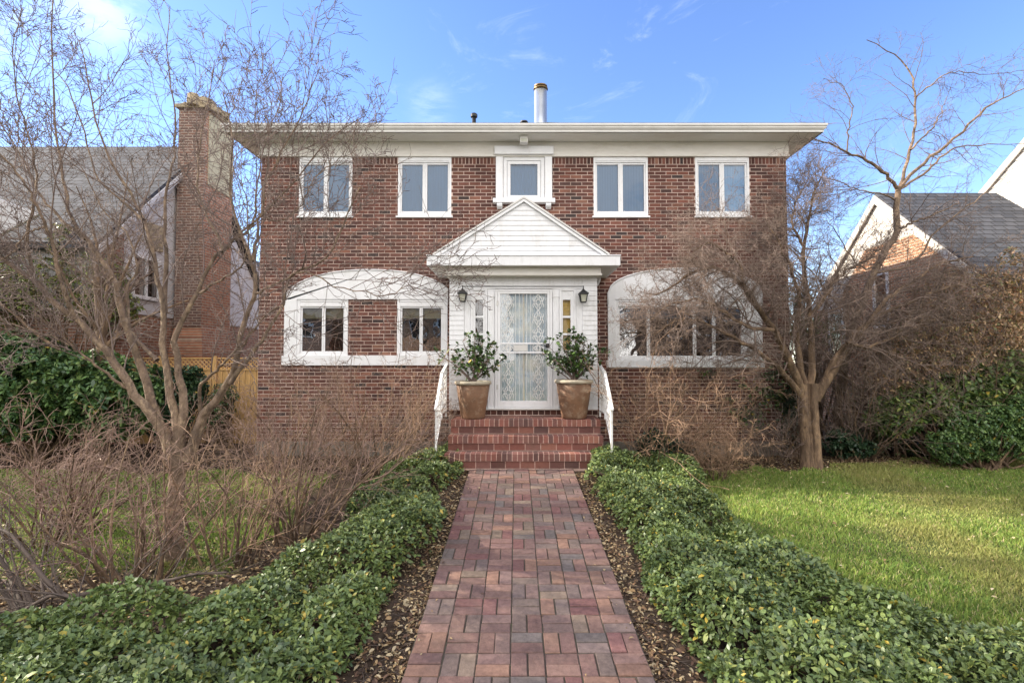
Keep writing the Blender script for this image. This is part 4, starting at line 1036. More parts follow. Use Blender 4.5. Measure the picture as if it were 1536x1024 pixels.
def catmull(pts,n):
    pts=np.asarray(pts,float); 
    if len(pts)<3:
        t=np.linspace(0,1,n)[:,None]; return pts[0]*(1-t)+pts[-1]*t
    q=np.concatenate([[2*pts[0]-pts[1]],pts,[2*pts[-1]-pts[-2]]]); m=len(pts)-1; out=[]
    for s in np.linspace(0,m-1e-6,n):
        i=int(s); t=s-i; a,b,c,d=q[i],q[i+1],q[i+2],q[i+3]
        out.append(.5*((2*b)+(-a+c)*t+(2*a-5*b+4*c-d)*t*t+(-a+3*b-3*c+d)*t**3))
    return np.array(out)
def limb(pix,Y0,Y1,n=18,wob=.012):
    m=len(pix); c=np.array([P(u,v,Y0+(Y1-Y0)*i/(m-1)) for i,(u,v) in enumerate(pix)])
    p=catmull(c,n); p[1:-1]+=RNG.normal(0,wob,(n-2,3)); return p
def chainlen(p): return np.linalg.norm(np.diff(p,axis=1),axis=2).sum(1)

# ---------------------------------------------------------------- tree 1: the big bare tree at the left
def left_tree():
    b=P(265,838,5.1); root=empty('bare_tree',(b[0],b[1],float(gz(b[0],b[1])))); tag(root,'large bare multi stemmed tree with spreading limbs before the left half of the house','tree')
    Y=5.1
    L=[ # pixels, Y0,Y1, r0,r1
     ([(264,850),(262,790),(264,740),(268,700),(268,660)],Y,Y,.135,.115),
     ([(266,700),(250,660),(228,625),(200,588),(175,548),(150,515),(112,478),(75,446),(45,417),(10,395),(-40,370)],Y,4.7,.105,.030),
     ([(112,478),(95,430),(82,380),(66,330),(45,290),(20,250),(-10,225)],4.85,4.3,.042,.010),
     ([(240,640),(222,580),(200,520),(182,467),(170,417),(152,389),(129,358),(109,330),(100,300),(92,250),(84,200),(80,130),(78,40),(80,-30)],5.2,5.6,.075,.010),
     ([(129,358),(95,330),(60,290),(35,240),(10,200),(-20,150)],5.4,5.6,.035,.007),
     ([(268,680),(262,620),(252,570),(247,520),(245,457),(236,420),(228,370),(215,330),(196,290),(165,240),(145,180),(130,120),(118,60)],5.1,5.0,.075,.008),
     ([(246,470),(247,400),(246,340),(252,280),(262,220),(258,150),(250,80),(255,10)],5.1,5.8,.045,.007),
     ([(270,660),(278,600),(270,560),(262,520),(264,500),(278,474),(292,447),(301,427),(315,398),(333,378),(352,359),(362,345),(391,322),(430,285),(465,245),(500,205),(545,175)],5.1,5.2,.070,.008),
     ([(333,378),(325,350),(308,320),(296,280),(300,220),(312,150),(322,90)],5.12,5.5,.035,.006),
     ([(352,359),(378,340),(385,290),(395,230),(415,170),(425,110)],5.15,5.6,.028,.006),
     ([(282,690),(302,625),(323,597),(342,577),(355,545),(357,515),(370,468),(383,445),(383,418),(376,388),(362,355),(352,320),(345,270),(348,200),(335,140)],5.1,4.7,.085,.008),
     ([(378,392),(384,359),(392,320),(400,270),(430,215),(462,150),(480,100)],4.85,4.9,.032,.006),
     ([(345,575),(383,521),(402,500),(425,455),(437,414),(488,387),(511,345),(522,319),(540,280)],5.0,4.6,.040,.008),
     ([(302,620),(300,580),(320,560),(340,540),(365,515),(400,470),(425,460)],5.1,4.6,.035,.010),
     ([(383,440),(400,432),(432,418),(452,408),(476,415),(500,430),(540,435),(572,443),(595,440),(620,425),(650,405)],4.7,4.4,.018,.005),
     ([(300,440),(330,420),(365,395),(372,345),(368,290),(350,250)],5.0,4.5,.022,.006),
     ([(200,588),(160,560),(110,520),(60,500),(0,480)],5.0,4.4,.030,.008),
     ([(236,540),(200,500),(190,440),(205,400),(190,350),(150,310),(120,250),(60,210)],5.2,5.9,.035,.007),
     ([(66,340),(40,350),(10,385),(-30,400)],4.8,4.5,.02,.006),
     ([(215,330),(180,300),(150,270),(125,200),(100,130),(60,80),(30,30)],5.0,5.5,.025,.006),
     ([(50,420),(40,350),(55,290),(50,230),(30,160),(20,90),(30,20)],4.8,4.6,.028,.006),
     ([(391,322),(420,330),(450,310),(470,270),(500,245),(535,225)],5.2,5.0,.018,.005),
     ([(170,417),(150,430),(110,400),(60,370),(0,350)],5.2,5.0,.022,.006),
    ]
    n=24
    P_=np.stack([limb(a,y0,y1,n+1,.008 if i else .004) for i,(a,y0,y1,r0,r1) in enumerate(L)])
    R_=np.stack([np.linspace(0,1,n+1)**.5*(r1*.8-r0)+r0 for (_,_,_,r0,r1) in L])
    R_=R_*.66*(1+RNG.normal(0,.02,R_.shape))
    R_[0,:4]*=np.array([1.35,1.2,1.1,1.04])
    tubes('trunk',[(P_,R_,18)],M['bark'],root)
    Q=P_[1:]; Rr=R_[1:]; Ls=chainlen(Q)
    sets=[]
    # first order branches
    p,d,l,r=spawn(Q,Rr,np.full(len(Q),1.9),9,.30,.35,.95,.62,.55)
    r=np.clip(r,.0035,.0075); c1,q1=grow(p,d,l,r,7,.09,.09,.3); sets.append((c1,q1,5))
    p,d,l,r=spawn(Q,Rr,np.full(len(Q),1.0),12,.36,.5,1.2,.6,.4); r=np.clip(r,.0026,.005); c1b,q1b=grow(p,d,l,r,6,.13,.05,.35); sets.append((c1b,q1b,4))
    lens=chainlen(c1)
    p,d,l,r=spawn(c1,q1,lens,10,.2,.4,1.1,.5,.5); r=np.clip(r,.0028,.004); c2,q2=grow(p,d,l,r,6,.14,.04,.4); sets.append((c2,q2,4))
    lens=chainlen(c2)
    p,d,l,r=spawn(c2,q2,lens,3,.2,.4,1.2,.6,.6); r=np.clip(r,.0024,.003); c3,q3=grow(p,d,l,r,4,.16,.03,.6); sets.append((c3,q3,3))
    p,d,l,r=spawn(c1b,q1b,chainlen(c1b),3,.2,.4,1.2,.6,.6); r=np.clip(r,.0024,.003); c4,q4=grow(p,d,l,r,4,.16,.03,.6); sets.append((c4,q4,3))
    p,d,l,r=spawn(c2,q2,np.full(len(c2),.10),2,.5,.4,1.2,.8,.6); r=np.full(len(r),.0032); c5,q5=grow(p,d,l,r,2,.2,0,.8); sets.append((c5,q5,3))
    tubes('crown',sets,M['twig_grey'],root)
left_tree()

# ---------------------------------------------------------------- shrubs made of many arching bare stems
def bare_shrub(label,base,nst,H,spread,dirx=0,diry=0,r0=.012,mats='twig',bw=.15,k1=6,k2=4,k3=2,wander=.06,trop=.01,name='bare_shrub',droop=-.02,group=None,rmin=.0024,up=1.0,n3=True):
    bx,by=base; bz=float(gz(bx,by)); root=empty(name,(bx,by,bz)); tag(root,label,'shrub',group)
    a=RNG.uniform(0,2*np.pi,nst); rr=np.sqrt(RNG.random(nst))*bw
    p=np.stack([bx+rr*np.cos(a),by+rr*np.sin(a),np.full(nst,bz-.03)],-1)
    d=np.stack([np.cos(a)*spread*RNG.uniform(.2,1.1,nst)+dirx,np.sin(a)*spread*RNG.uniform(.2,1.0,nst)+diry,np.full(nst,up)],-1)
    L=H*RNG.uniform(.6,1.15,nst); R=r0*RNG.uniform(.5,1.1,nst)
    c0,q0=grow(p,d,L,R,10,wander,trop,.3)
    tubes('stems',[(c0,q0,6)],M['twig_dark'] if mats=='twig_dark' else M['bark_dark'],root)
    sets=[]
    p,d,l,r=spawn(c0,q0,L,k1,.18,.3,1.0,.42,.6); r=np.clip(r,.0034,.008); c1,q1=grow(p,d,l,r,7,wander*1.5,.03,.35); sets.append((c1,q1,4))
    p,d,l,r=spawn(c1,q1,chainlen(c1),k2,.12,.4,1.2,.6,.6); r=np.clip(r,.0028,.0042); c2,q2=grow(p,d,l,r,5,wander*1.9,droop,.5); sets.append((c2,q2,3))
    if n3:
        p,d,l,r=spawn(c2,q2,chainlen(c2),k3,.2,.5,1.3,.65,.7); r=np.clip(r,rmin,.0032); c3,q3=grow(p,d,l,r,4,wander*2.2,droop,.7); sets.append((c3,q3,3))
    tubes('twigs',sets,M[mats],root)
    return root
S=bare_shrub
S('sprawling bare shrub with pale arching twigs under the large bare tree',(-3.45,4.65),26,1.4,.8,-.15,.05,.017,'twig',.25,6,3,1)
S('dark stemmed bare shrub leaning left over the ground cover at the left edge',(-3.75,3.95),13,1.3,.6,-.75,.15,.019,'twig_dark',.15,5,3,1,up=.6)
S('bare shrub with upright stems between the large bare tree and the ground cover',(-2.75,4.95),17,1.35,.75,.1,.05,.016,'twig_tan',.24,5,3,1)
S('tangled bare shrub leaning right toward the mounded evergreen beside the path',(-2.35,5.5),26,1.55,.85,.12,.1,.015,'twig',.26,6,4,1)
S('bushy bare shrub with rusty twigs under the left hand arched window',(-2.1,7.6),30,1.95,.9,.0,.0,.013,'twig_tan',.35,6,3,2)
S('dense bare shrub at the left corner of the brick house',(-3.6,7.9),28,1.9,.9,.0,.0,.013,'twig',.35,6,3,2)
S('pale reddish bare shrub at the left edge in front of the dark evergreens',(-5.0,5.5),36,1.5,.95,.1,.0,.015,'twig',.35,6,4,1)
S('low bare shrub beside the railing on the left of the steps',(-1.55,8.35),16,1.15,.8,.0,-.05,.009,'twig_grey',.2,7,4,3)
S('bare shrub with tall orange brown canes beside the steps on the right',(2.25,8.3),32,2.1,.8,.05,-.05,.012,'twig_tan',.28,6,4,2)
S('reddish bare shrub low against the wall under the right hand arched window',(3.05,7.9),22,1.05,.8,.1,-.05,.008,'twig_tan',.15,6,4,3)
S('small grey bare shrub between the wall and the thick tree trunk',(4.4,8.85),18,1.1,.7,.0,-.02,.008,'twig_grey',.2,7,4,3)
S('wide bare shrub with long arching canes right of the thick tree trunk',(6.2,9.35),36,2.0,.8,.05,.0,.013,'twig_brown',.3,7,4,1)
S('bare shrub with grey twigs at the right edge above the low evergreens',(8.75,9.3),34,3.2,.55,-.05,.05,.015,'twig_brown',.5,7,4,2)
S('tall bare shrub of crossing canes left of the low orange house',(7.3,9.5),42,3.0,.65,.0,.05,.015,'twig_brown',.5,7,4,2)

# leaning logs / low horizontal limb of the shrub at the far left
def low_limb():
    r=empty('fallen_branch',(-3.6,3.75,-.42)); tag(r,'long dark branch lying over the soil at the left edge of the ground cover','branch')
    A=[limb([(135,955),(125,915),(95,890),(50,905),(0,935),(-60,960)],3.75,3.75,15,.004),limb([(110,895),(150,885),(210,880),(250,870),(300,860),(340,858)],3.8,4.2,15,.004),limb([(125,915),(105,900),(70,870),(40,830),(15,800),(-10,790)],3.75,4.1,15,.004)]
    Q=np.stack(A); R=np.stack([np.linspace(.019,.009,15)]*3); sets=[(Q,R,7)]
    p,d,l,r_=spawn(Q,R,np.full(3,.9),20,.1,.4,1.1,.6,.4); r_=np.clip(r_,.003,.008); c,q=grow(p,d,l,r_,6,.15,.03,.4); sets.append((c,q,4))
    p,d,l,r_=spawn(c,q,chainlen(c),5,.1,.4,1.1,.6,.5); r_=np.clip(r_,.002,.004); c,q=grow(p,d,l,r_,5,.17,.0,.5); sets.append((c,q,3))
    tubes('branch',sets,M['twig_dark'],r)
low_limb()

# ---------------------------------------------------------------- thick trunked tangled tree at the right corner
def right_tree():
    b=P(1215,686,8.6); root=empty('tangled_tree',(b[0],b[1],float(gz(b[0],b[1])))); tag(root,'thick trunked bare tree with a dense tangle of twigs by the right house corner','tree')
    Y=8.6
    L=[([(1217,705),(1215,660),(1213,630),(1212,600),(1212,575)],Y,Y,.135,.115),
       ([(1212,610),(1198,570),(1180,530),(1160,495),(1140,465),(1118,435),(1095,412),(1065,402),(1030,412),(1000,435),(970,440)],Y,7.6,.09,.012),
       ([(1214,600),(1218,540),(1214,480),(1208,420),(1206,370),(1212,330),(1222,290),(1240,250)],Y,8.8,.08,.010),
       ([(1222,600),(1245,550),(1270,515),(1300,485),(1345,462),(1395,440),(1440,425),(1490,420)],Y,8.6,.075,.012),
       ([(1224,600),(1262,540),(1290,500),(1330,450),(1372,420),(1410,395),(1460,385)],Y,8.6,.075,.012),
       ([(1205,600),(1175,560),(1140,530),(1100,505),(1060,485),(1020,480),(985,500)],Y,7.4,.065,.010),
       ([(1208,575),(1195,500),(1200,450),(1185,400),(1165,360),(1150,330)],Y,8.3,.06,.010),
       ([(1160,495),(1120,490),(1090,470),(1050,450),(1010,455),(975,480)],8.2,7.2,.04,.008),
       ([(1214,480),(1240,440),(1262,410),(1300,390),(1330,360)],8.5,8.9,.045,.008),
       ([(1270,515),(1300,520),(1350,500),(1400,480),(1450,470)],8.4,8.8,.04,.008),
       ([(1118,435),(1110,400),(1085,375),(1060,365),(1040,380)],7.9,7.6,.03,.008),
       ([(1206,370),(1190,340),(1195,300),(1215,265)],8.6,8.8,.03,.007)]
    n=20
    P_=np.stack([limb(a,y0,y1,n+1,.014 if i else .002) for i,(a,y0,y1,r0,r1) in enumerate(L)]); R_=np.stack([np.linspace(0,1,n+1)**.8*(r1-r0)+r0 for (_,_,_,r0,r1) in L]); R_[1:]*=.8; R_[0,:3]*=np.array([1.35,1.18,1.06])
    # fluted trunk: three fused stems
    ex=[]; exr=[]
    for k in range(4):
        a=k*1.57+.4; q=P_[0].copy(); q[:,0]+=.10*np.cos(a); q[:,1]+=.10*np.sin(a); ex.append(q); exr.append(R_[0]*.62)
    tubes('trunk',[(P_,R_,16),(np.stack(ex),np.stack(exr),14)],M['bark_dark'],root)
    Q=P_[1:]; Rr=R_[1:]; sets=[]
    p,d,l,r=spawn(Q,Rr,np.full(len(Q),1.75),32,.12,.4,1.2,.6,.5); r=np.clip(r,.005,.014); c1,q1=grow(p,d,l,r,8,.15,.015,.3); sets.append((c1,q1,5))
    p,d,l,r=spawn(c1,q1,chainlen(c1),8,.1,.4,1.2,.55,.5); r=np.clip(r,.003,.006); c2,q2=grow(p,d,l,r,6,.2,.0,.4); sets.append((c2,q2,3))
    p,d,l,r=spawn(c2,q2,chainlen(c2),5,.1,.4,1.3,.6,.6); r=np.clip(r,.0022,.0035); c3,q3=grow(p,d,l,r,5,.22,-.01,.6); sets.append((c3,q3,3))
    p,d,l,r=spawn(c3,q3,chainlen(c3),2,.1,.4,1.3,.7,.7); r=np.clip(r,.002,.003); c4,q4=grow(p,d,l,r,3,.25,-.01,.7); sets.append((c4,q4,3))
    tubes('crown',sets,M['twig_brown'],root)
right_tree()

# ---------------------------------------------------------------- slender tree further back
def slender_tree():
    Y=9.9; b=P(1262,676,Y); root=empty('slender_tree',(b[0],b[1],float(gz(b[0],b[1])))); tag(root,'tall slender bare tree with curved stem and fine twigs against the right sky','tree')
    L=[([(1262,684),(1258,640),(1258,600),(1266,540),(1282,480),(1298,440),(1312,408),(1330,370),(1346,345),(1345,310),(1347,285)],Y,Y,.085,.050),
       ([(1347,285),(1330,262),(1300,240),(1270,228),(1235,213),(1195,195)],Y,9.2,.036,.008),
       ([(1347,285),(1363,235),(1372,190),(1373,150),(1368,115),(1345,85),(1300,60)],Y,10.2,.032,.007),
       ([(1347,285),(1385,245),(1430,208),(1470,170),(1505,148),(1550,125)],Y,9.6,.036,.008),
       ([(1347,285),(1390,258),(1425,225),(1470,217),(1540,216)],Y,10.3,.026,.006),
       ([(1310,410),(1370,395),(1405,345),(1450,310),(1500,270)],Y,9.3,.024,.006),
       ([(1366,225),(1395,195),(1410,170),(1420,145)],Y,10.3,.02,.005),
       ([(1270,228),(1275,190),(1278,160),(1265,130),(1235,118)],9.6,9.4,.014,.004),
       ([(1375,145),(1400,125),(1430,108),(1480,112),(1540,105)],10,9.8,.014,.004),
       ([(1346,345),(1372,332),(1400,322),(1440,305)],Y,9.5,.024,.007),
       ([(1342,300),(1320,290),(1290,285),(1250,270),(1215,262)],Y,9.5,.018,.005),
       ([(1298,440),(1260,455),(1235,430),(1210,400),(1190,395)],Y,9.4,.022,.006),
       ([(1330,370),(1310,400),(1285,395),(1262,360),(1240,330)],Y,9.3,.02,.005)]
    n=20
    P_=np.stack([limb(a,y0,y1,n+1,.012) for (a,y0,y1,r0,r1) in L]); R_=np.stack([np.linspace(0,1,n+1)*(r1-r0)+r0 for (_,_,_,r0,r1) in L])
    tubes('trunk',[(P_,R_,10)],M['bark'],root)
    Q=P_[1:]; Rr=R_[1:]; sets=[]
    p,d,l,r=spawn(Q,Rr,np.full(len(Q),1.6),13,.12,.4,1.15,.6,.5); r=np.clip(r,.004,.009); c1,q1=grow(p,d,l,r,7,.12,.0,.3); sets.append((c1,q1,4))
    p,d,l,r=spawn(c1,q1,chainlen(c1),6,.1,.4,1.1,.55,.5); r=np.clip(r,.003,.0045); c2,q2=grow(p,d,l,r,6,.14,-.02,.45); sets.append((c2,q2,3))
    p,d,l,r=spawn(c2,q2,chainlen(c2),3,.1,.4,1.2,.6,.6); r=np.clip(r,.0022,.003); c3,q3=grow(p,d,l,r,4,.16,-.03,.6); sets.append((c3,q3,3))
    tubes('crown',sets,M['twig_grey'],root)
slender_tree()
def back_tree(x,y,H,label,seed,mat='twig_grey',k=9,spread=.55,name='bare_tree',cz=0):
    root=empty(name,(x,y,-.25)); tag(root,label,'tree')
    p=np.array([[x,y,-.3]]); c0,q0=grow(p,np.array([[.02,0,1.0]]),np.array([H*.55]),np.array([.12*H/6]),10,.03,.05,.45)
    p,d,l,r=spawn(c0,q0,np.array([H]),k,.35,.3,.8,.55,.5); c1,q1=grow(p,d,l,r,9,.07,.06,.25)
    tubes('trunk',[(c0,q0,9),(c1,q1,6)],M['bark_dark'],root); sets=[]
    p,d,l,r=spawn(c1,q1,chainlen(c1),9,.15,.4,1.1,.5,.5); r=np.clip(r,.006,.02); c2,q2=grow(p,d,l,r,7,.12,.02,.3); sets.append((c2,q2,4))
    p,d,l,r=spawn(c2,q2,chainlen(c2),6,.1,.4,1.1,.55,.5); r=np.clip(r,.004,.008); c3,q3=grow(p,d,l,r,5,.14,0,.4); sets.append((c3,q3,3))
    p,d,l,r=spawn(c3,q3,chainlen(c3),3,.1,.4,1.1,.6,.6); r=np.clip(r,.003,.005); c4,q4=grow(p,d,l,r,4,.16,0,.6); sets.append((c4,q4,3))
    tubes('crown',sets,M[mat],root)
back_tree(-7.3,9.0,6.2,'small twiggy bare tree in front of the left neighbour gable',8,k=12,mat='twig_brown')
back_tree(8.4,14.2,5.2,'small bare tree in the gap between the brick house and the low orange house',1,k=10)
back_tree(11.5,22,7.0,'distant bare tree low behind the right corner of the brick house',2,k=11)
back_tree(-9,-17,9.0,'bare street tree across the road mirrored in the left hand window',3,k=10)
back_tree(1.5,-18,9.5,'bare street tree across the road in front of the cream house',4,k=10)
back_tree(10,-17,8.5,'bare street tree across the road mirrored in the right hand window',5,k=10)

# ---------------------------------------------------------------- evergreen ground cover along the path
def cover(name,side,label,n_tips):
    xs0,xs1=((.9,6.5) if side>0 else (-8.0,-.75))
    n=n_tips*3; y=2.0+6.3*RNG.random(n)**1.35; x=RNG.uniform(xs0,xs1,n)
    if side>0:
        inner=PCX+PHW+.05+.14*np.clip((6.9-y)/1.2,0,1)*.9+.24*vnoise(y,y*0,1.5,2)-.06+.09*np.clip((4.6-y)/1.6,0,1); outer=rb(y)-.05+.25*(vnoise(x*0,y,2.2,6)-.5)
        e=np.minimum(x-inner,outer-x); ok=(e>0)&(y<8.05)
        gap=(np.abs(y-6.55)<.12)&(x<1.35)
        ok&=~gap
    else:
        inner=PCX-PHW-.05-.24*sstep(6.75,6.1,y)*1.0-.12*np.clip((5-y)/2,0,1)-.26*vnoise(y,y*0,1.5,7)+.07+.28*sstep(5.9,5.4,y)*sstep(4.2,4.9,y); outer=lb(y)+.1+.3*(vnoise(x*0,y,2.2,5)-.5)
        e=np.minimum(inner-x,x-outer); ok=(e>0)&(y<8.0)&(x>-7.5)
        far=(y>5.0); ok&=~(far&(x<-2.25))
        ok&=~((np.abs(y-6.35)<.16)&(x>-1.6))
        # bare soil around the shrub stems
        ok&=~((x<-1.9)&(y>4.35+.25*(x+3)))
    x,y,e=x[ok],y[ok],e[ok]
    if len(x)>n_tips: x,y,e=x[:n_tips],y[:n_tips],e[:n_tips]
    def H(x,y,e):
        m=np.clip(e/.34,0,1); m=np.sqrt(1-(1-m)**2)
        cr=np.random.default_rng(77); gx,gy=np.meshgrid(np.arange(-8,8,.74),np.arange(1.5,9,.74)); cx_=(gx+cr.uniform(-.25,.25,gx.shape)).ravel(); cy_=(gy+cr.uniform(-.2,.2,gy.shape)).ravel(); rr_=cr.uniform(.40,.62,len(cx_)); hh_=cr.uniform(.6,1.15,len(cx_))
        dome=np.zeros_like(x)
        for a_,b_,r_,h_ in zip(cx_,cy_,rr_,hh_): dome=np.maximum(dome,h_*np.sqrt(np.clip(1-((x-a_)**2+(y-b_)**2)/r_**2,0,1)))
        mound=.85*dome+.25*vnoise(x,y,3.9,22)+.15*vnoise(x,y,8,23)
        # separate rounded clumps along the path
        return m*(.09+.34*mound)
    h=H(x,y,e); g=gz(x,y)
    # slope of the mounded surface gives the outward lean of the shoots
    ee=.05; hx_=(H(x+ee,y,np.maximum(e+( -ee if side>0 else -ee)*0,0))-h)/ee; hy_=(H(x,y+ee,e)-h)/ee
    lean=np.clip(1-e/.22,0,1)*side*-1.0
    nr=norm(np.stack([-hx_*.7+lean*.9,-hy_*.7-.18*np.ones_like(x),np.ones_like(x)],-1)+RNG.normal(0,.22,(len(x),3)))
    z=g+h*(1-.35*RNG.random(len(x))**2)
    pos=np.stack([x,y,z],-1)
    p,d,s=rosettes(pos,nr,7,(.05,1.15)); m=len(p)
    keep=RNG.random(m)<.93; p,d,s=p[keep],d[keep],s[keep]; m=len(p)
    base=p-d*0+RNG.normal(0,.006,(m,3)); base[:,2]-=RNG.random(m)*.02
    cols=green_cols(m,np.array([[.100,.140,.045],[.125,.170,.052],[.070,.105,.042],[.165,.205,.055],[.22,.25,.07]]),[.30,.28,.24,.12,.06],1.05,.02)
    tone=.8+.5*vnoise(p[:,0],p[:,1],2.6,31)[:,None]; yell=np.clip(vnoise(p[:,0],p[:,1],1.9,33)-.55,0,1)[:,None]*1.1
    cols=cols*tone*(1-yell)+np.array([.13,.19,.04])*yell
    root=leaves(name,base,d,.048*s*RNG.uniform(.55,1.45,m),np.full(m,.50)*RNG.uniform(.8,1.15,m),cols,M['leaf'],None,.16,.35)
    tag(root,label,'ground cover',kind='stuff')
cover('ground_cover',1,'glossy evergreen ground cover mounded along the right side of the brick path',20000)
cover('ground_cover',-1,'glossy evergreen ground cover mounded along the left side of the brick path',23000)

# ---------------------------------------------------------------- dry leaves and mulch
def litter(name,x,y,label,size=(.02,.055),lift=.006,pal=None):
    n=len(x); z=gz(x,y)+lift+RNG.random(n)*.012
    a=RNG.uniform(0,6.28,n); el=RNG.normal(0,.28,n); d=np.stack([np.cos(a)*np.cos(el),np.sin(a)*np.cos(el),np.sin(el)],-1)
    pal=np.array([[.30,.20,.10],[.38,.28,.15],[.20,.12,.065],[.45,.36,.22],[.12,.07,.045],[.07,.045,.03]]) if pal is None else pal
    c=pal[RNG.choice(len(pal),n)]*(.7+.6*RNG.random((n,1)))
    o=leaves(name,np.stack([x,y,z],-1),d,RNG.uniform(*size,n),RNG.uniform(.28,.6,n),c,M['dryleaf'],None,.35,.5); tag(o,label,'dry leaves',kind='stuff')
n=3800; y=2.1+5.2*RNG.random(n)**1.3; x=PCX+PHW+.01+RNG.exponential(.17,n)
n2=4800; y2=2.1+5.3*RNG.random(n2)**1.3; x2=PCX-PHW-.01-RNG.exponential(.22,n2)
litter('dry_leaves',np.concatenate([x,x2]),np.concatenate([y,y2]),'tan dry leaves and twigs on the soil strips beside the brick path',(.010,.055))
n=9000; x=RNG.uniform(2.2,8.5,n); y=RNG.normal(9.0,.38,n); ok=(y<9.45)&(y>8.2+.3*(x>5.3))
n2=6000; x2=RNG.uniform(-6,-1.9,n2); y2=RNG.normal(4.6,.55,n2); ok2=(y2>3.6)
n3=2500; x3=RNG.uniform(-6,-1.3,n3); y3=RNG.normal(8.7,.4,n3); ok3=y3<9.45
litter('dry_leaves',np.concatenate([x[ok],x2[ok2],x3[ok3]]),np.concatenate([y[ok],y2[ok2],y3[ok3]]),'brown leaf litter on the bare soil under the shrubs and along the house wall',(.02,.06))
n=260; x=np.concatenate([RNG.uniform(2.7,9,n),RNG.uniform(-8,-3,150)]); y=RNG.uniform(2.8,9,n+150)
litter('dry_leaves',x,y,'scattered pale leaves lying on the lawn',(.03,.06),.035,np.array([[.45,.36,.22],[.5,.42,.28],[.3,.2,.1]]))
# a few on the path
n=110; x=PCX+RNG.choice([-1,1],n)*(PHW-np.minimum(RNG.exponential(.12,n),1.2)); y=RNG.uniform(2.4,7.3,n)
litter('dry_leaves',x,y,'few stray dry leaves lying on the brick path',(.012,.04),.038)

def fallen_twigs():
    n=700; side=RNG.choice([-1,1],n); y=2.1+5.2*RNG.random(n)**1.2; x=PCX+side*(PHW+.02+RNG.exponential(.2,n)); z=gz(x,y)+.012
    a=RNG.uniform(0,6.28,n); d=np.stack([np.cos(a),np.sin(a),RNG.normal(0,.1,n)],-1)
    c,q=grow(np.stack([x,y,z],-1),d,RNG.uniform(.04,.16,n),RNG.uniform(.0015,.0035,n),4,.15,0,.5); o=tubes('fallen_twigs',[(c,q,4)],M['twig_dark'],None)
    tag(o,'thin dark fallen twigs among the dry leaves beside the path','twigs',kind='stuff')
fallen_twigs()
# ---------------------------------------------------------------- broad leaved evergreens
def evergreen(label,blobs,nt,size,pal=None,name='evergreen_shrub',bright=1.0,k=7,yellow=.01,stemcol='bark_dark',width=.42,cat='shrub',up=.4,probs=None):
    cx=np.mean([b[0] for b in blobs]); cy=np.mean([b[1] for b in blobs]); g=float(gz(cx,cy)); root=empty(name,(cx,cy,g)); tag(root,label,cat)
    vol=np.array([b[3]*b[4]*b[5] for b in blobs])**.67; vol/=vol.sum(); POS=[];NR=[]
    for b,w in zip(blobs,vol):
        m=int(nt*w); d=norm(RNG.normal(0,1,(m,3))); rr=1-.55*RNG.random(m)**2.2
        x,y,z,rx,ry,rz=b
        lump=1+.16*np.sin(d[:,0]*5+x)*np.sin(d[:,2]*6+y)+.12*np.sin(d[:,0]*11+y)*np.sin(d[:,2]*13)
        q=np.array([x,y,z])+d*np.array([rx,ry,rz])*(rr*lump)[:,None]; ok=q[:,2]>gz(q[:,0],q[:,1])+.03
        POS.append(q[ok]); NR.append(norm(d*np.array([1/rx,1/ry,1/rz])+np.array([0,0,up])+RNG.normal(0,.25,(m,3)))[ok])
    pos=np.concatenate(POS); nr=np.concatenate(NR)
    p,d,s=rosettes(pos,nr,k,(-.1,1.0)); n=len(p)
    cols=green_cols(n,GREENS if pal is None else pal,probs,bright,yellow)
    leaves('foliage',p,d,size*s*RNG.uniform(.75,1.2,n),np.full(n,width),cols,M['leaf'],root,.14,.3)
    base=np.array([[cx,cy,g-.05]]); K=9
    tg=pos[RNG.choice(len(pos),min(60,len(pos)),replace=False)]; ch=[]
    for t in tg:
        b0=base[0]+np.array([RNG.normal(0,.12),RNG.normal(0,.08),0]); mid=b0*.5+t*.5+np.array([0,0,-.1]); ch.append(catmull([b0,mid+RNG.normal(0,.05,3),t],K))
    ch=np.array(ch); tubes('stems',[(ch,np.tile(np.linspace(.028,.006,K),(len(ch),1)),6)],M[stemcol],root)
def eb(u,v,Y,ru,rv,rd):
    q=P(u,v,Y); s=Y/763; return (q[0],q[1],q[2],ru*s,rd,rv*s)
E=evergreen
E('broad dark green rhododendron filling the left edge behind the lawn',[eb(40,590,8.8,75,70,.8),eb(120,585,9.0,70,60,.7),eb(-60,570,8.6,80,90,.9),eb(175,600,9.0,60,60,.7),eb(50,535,9.2,50,34,.6)],5200,.13,np.array([[.070,.135,.042],[.095,.17,.05],[.05,.10,.04],[.14,.21,.06]]),width=.40)
E('dark evergreen shrub behind the limbs of the large bare tree',[eb(245,600,9.7,45,48,.4),eb(283,585,10.0,22,36,.3)],1500,.10,np.array([[.035,.075,.034],[.055,.105,.04],[.028,.055,.03]]))
E('small dark green shrub at the foot of the wooden fence',[eb(335,600,10.3,18,26,.3),eb(322,622,10.2,16,20,.3)],500,.07)
E('yellow green holly growing against the neighbour roof on the left',[eb(55,430,10.2,70,45,.6),eb(140,430,10.4,50,50,.5),eb(95,365,10.2,18,28,.25),eb(0,450,10,50,40,.5),eb(160,465,10.3,45,30,.5)],2800,.085,np.array([[.17,.23,.05],[.24,.29,.06],[.08,.12,.04],[.22,.17,.06]]),name='holly_tree',cat='tree')
E('low glossy evergreen mound on the far right edge of the lawn',[eb(1478,648,8.6,62,40,.35),eb(1530,640,8.6,50,45,.35),eb(1432,668,8.6,35,24,.3)],3200,.075,np.array([[.09,.16,.05],[.12,.20,.06],[.06,.12,.05],[.16,.24,.07]]))
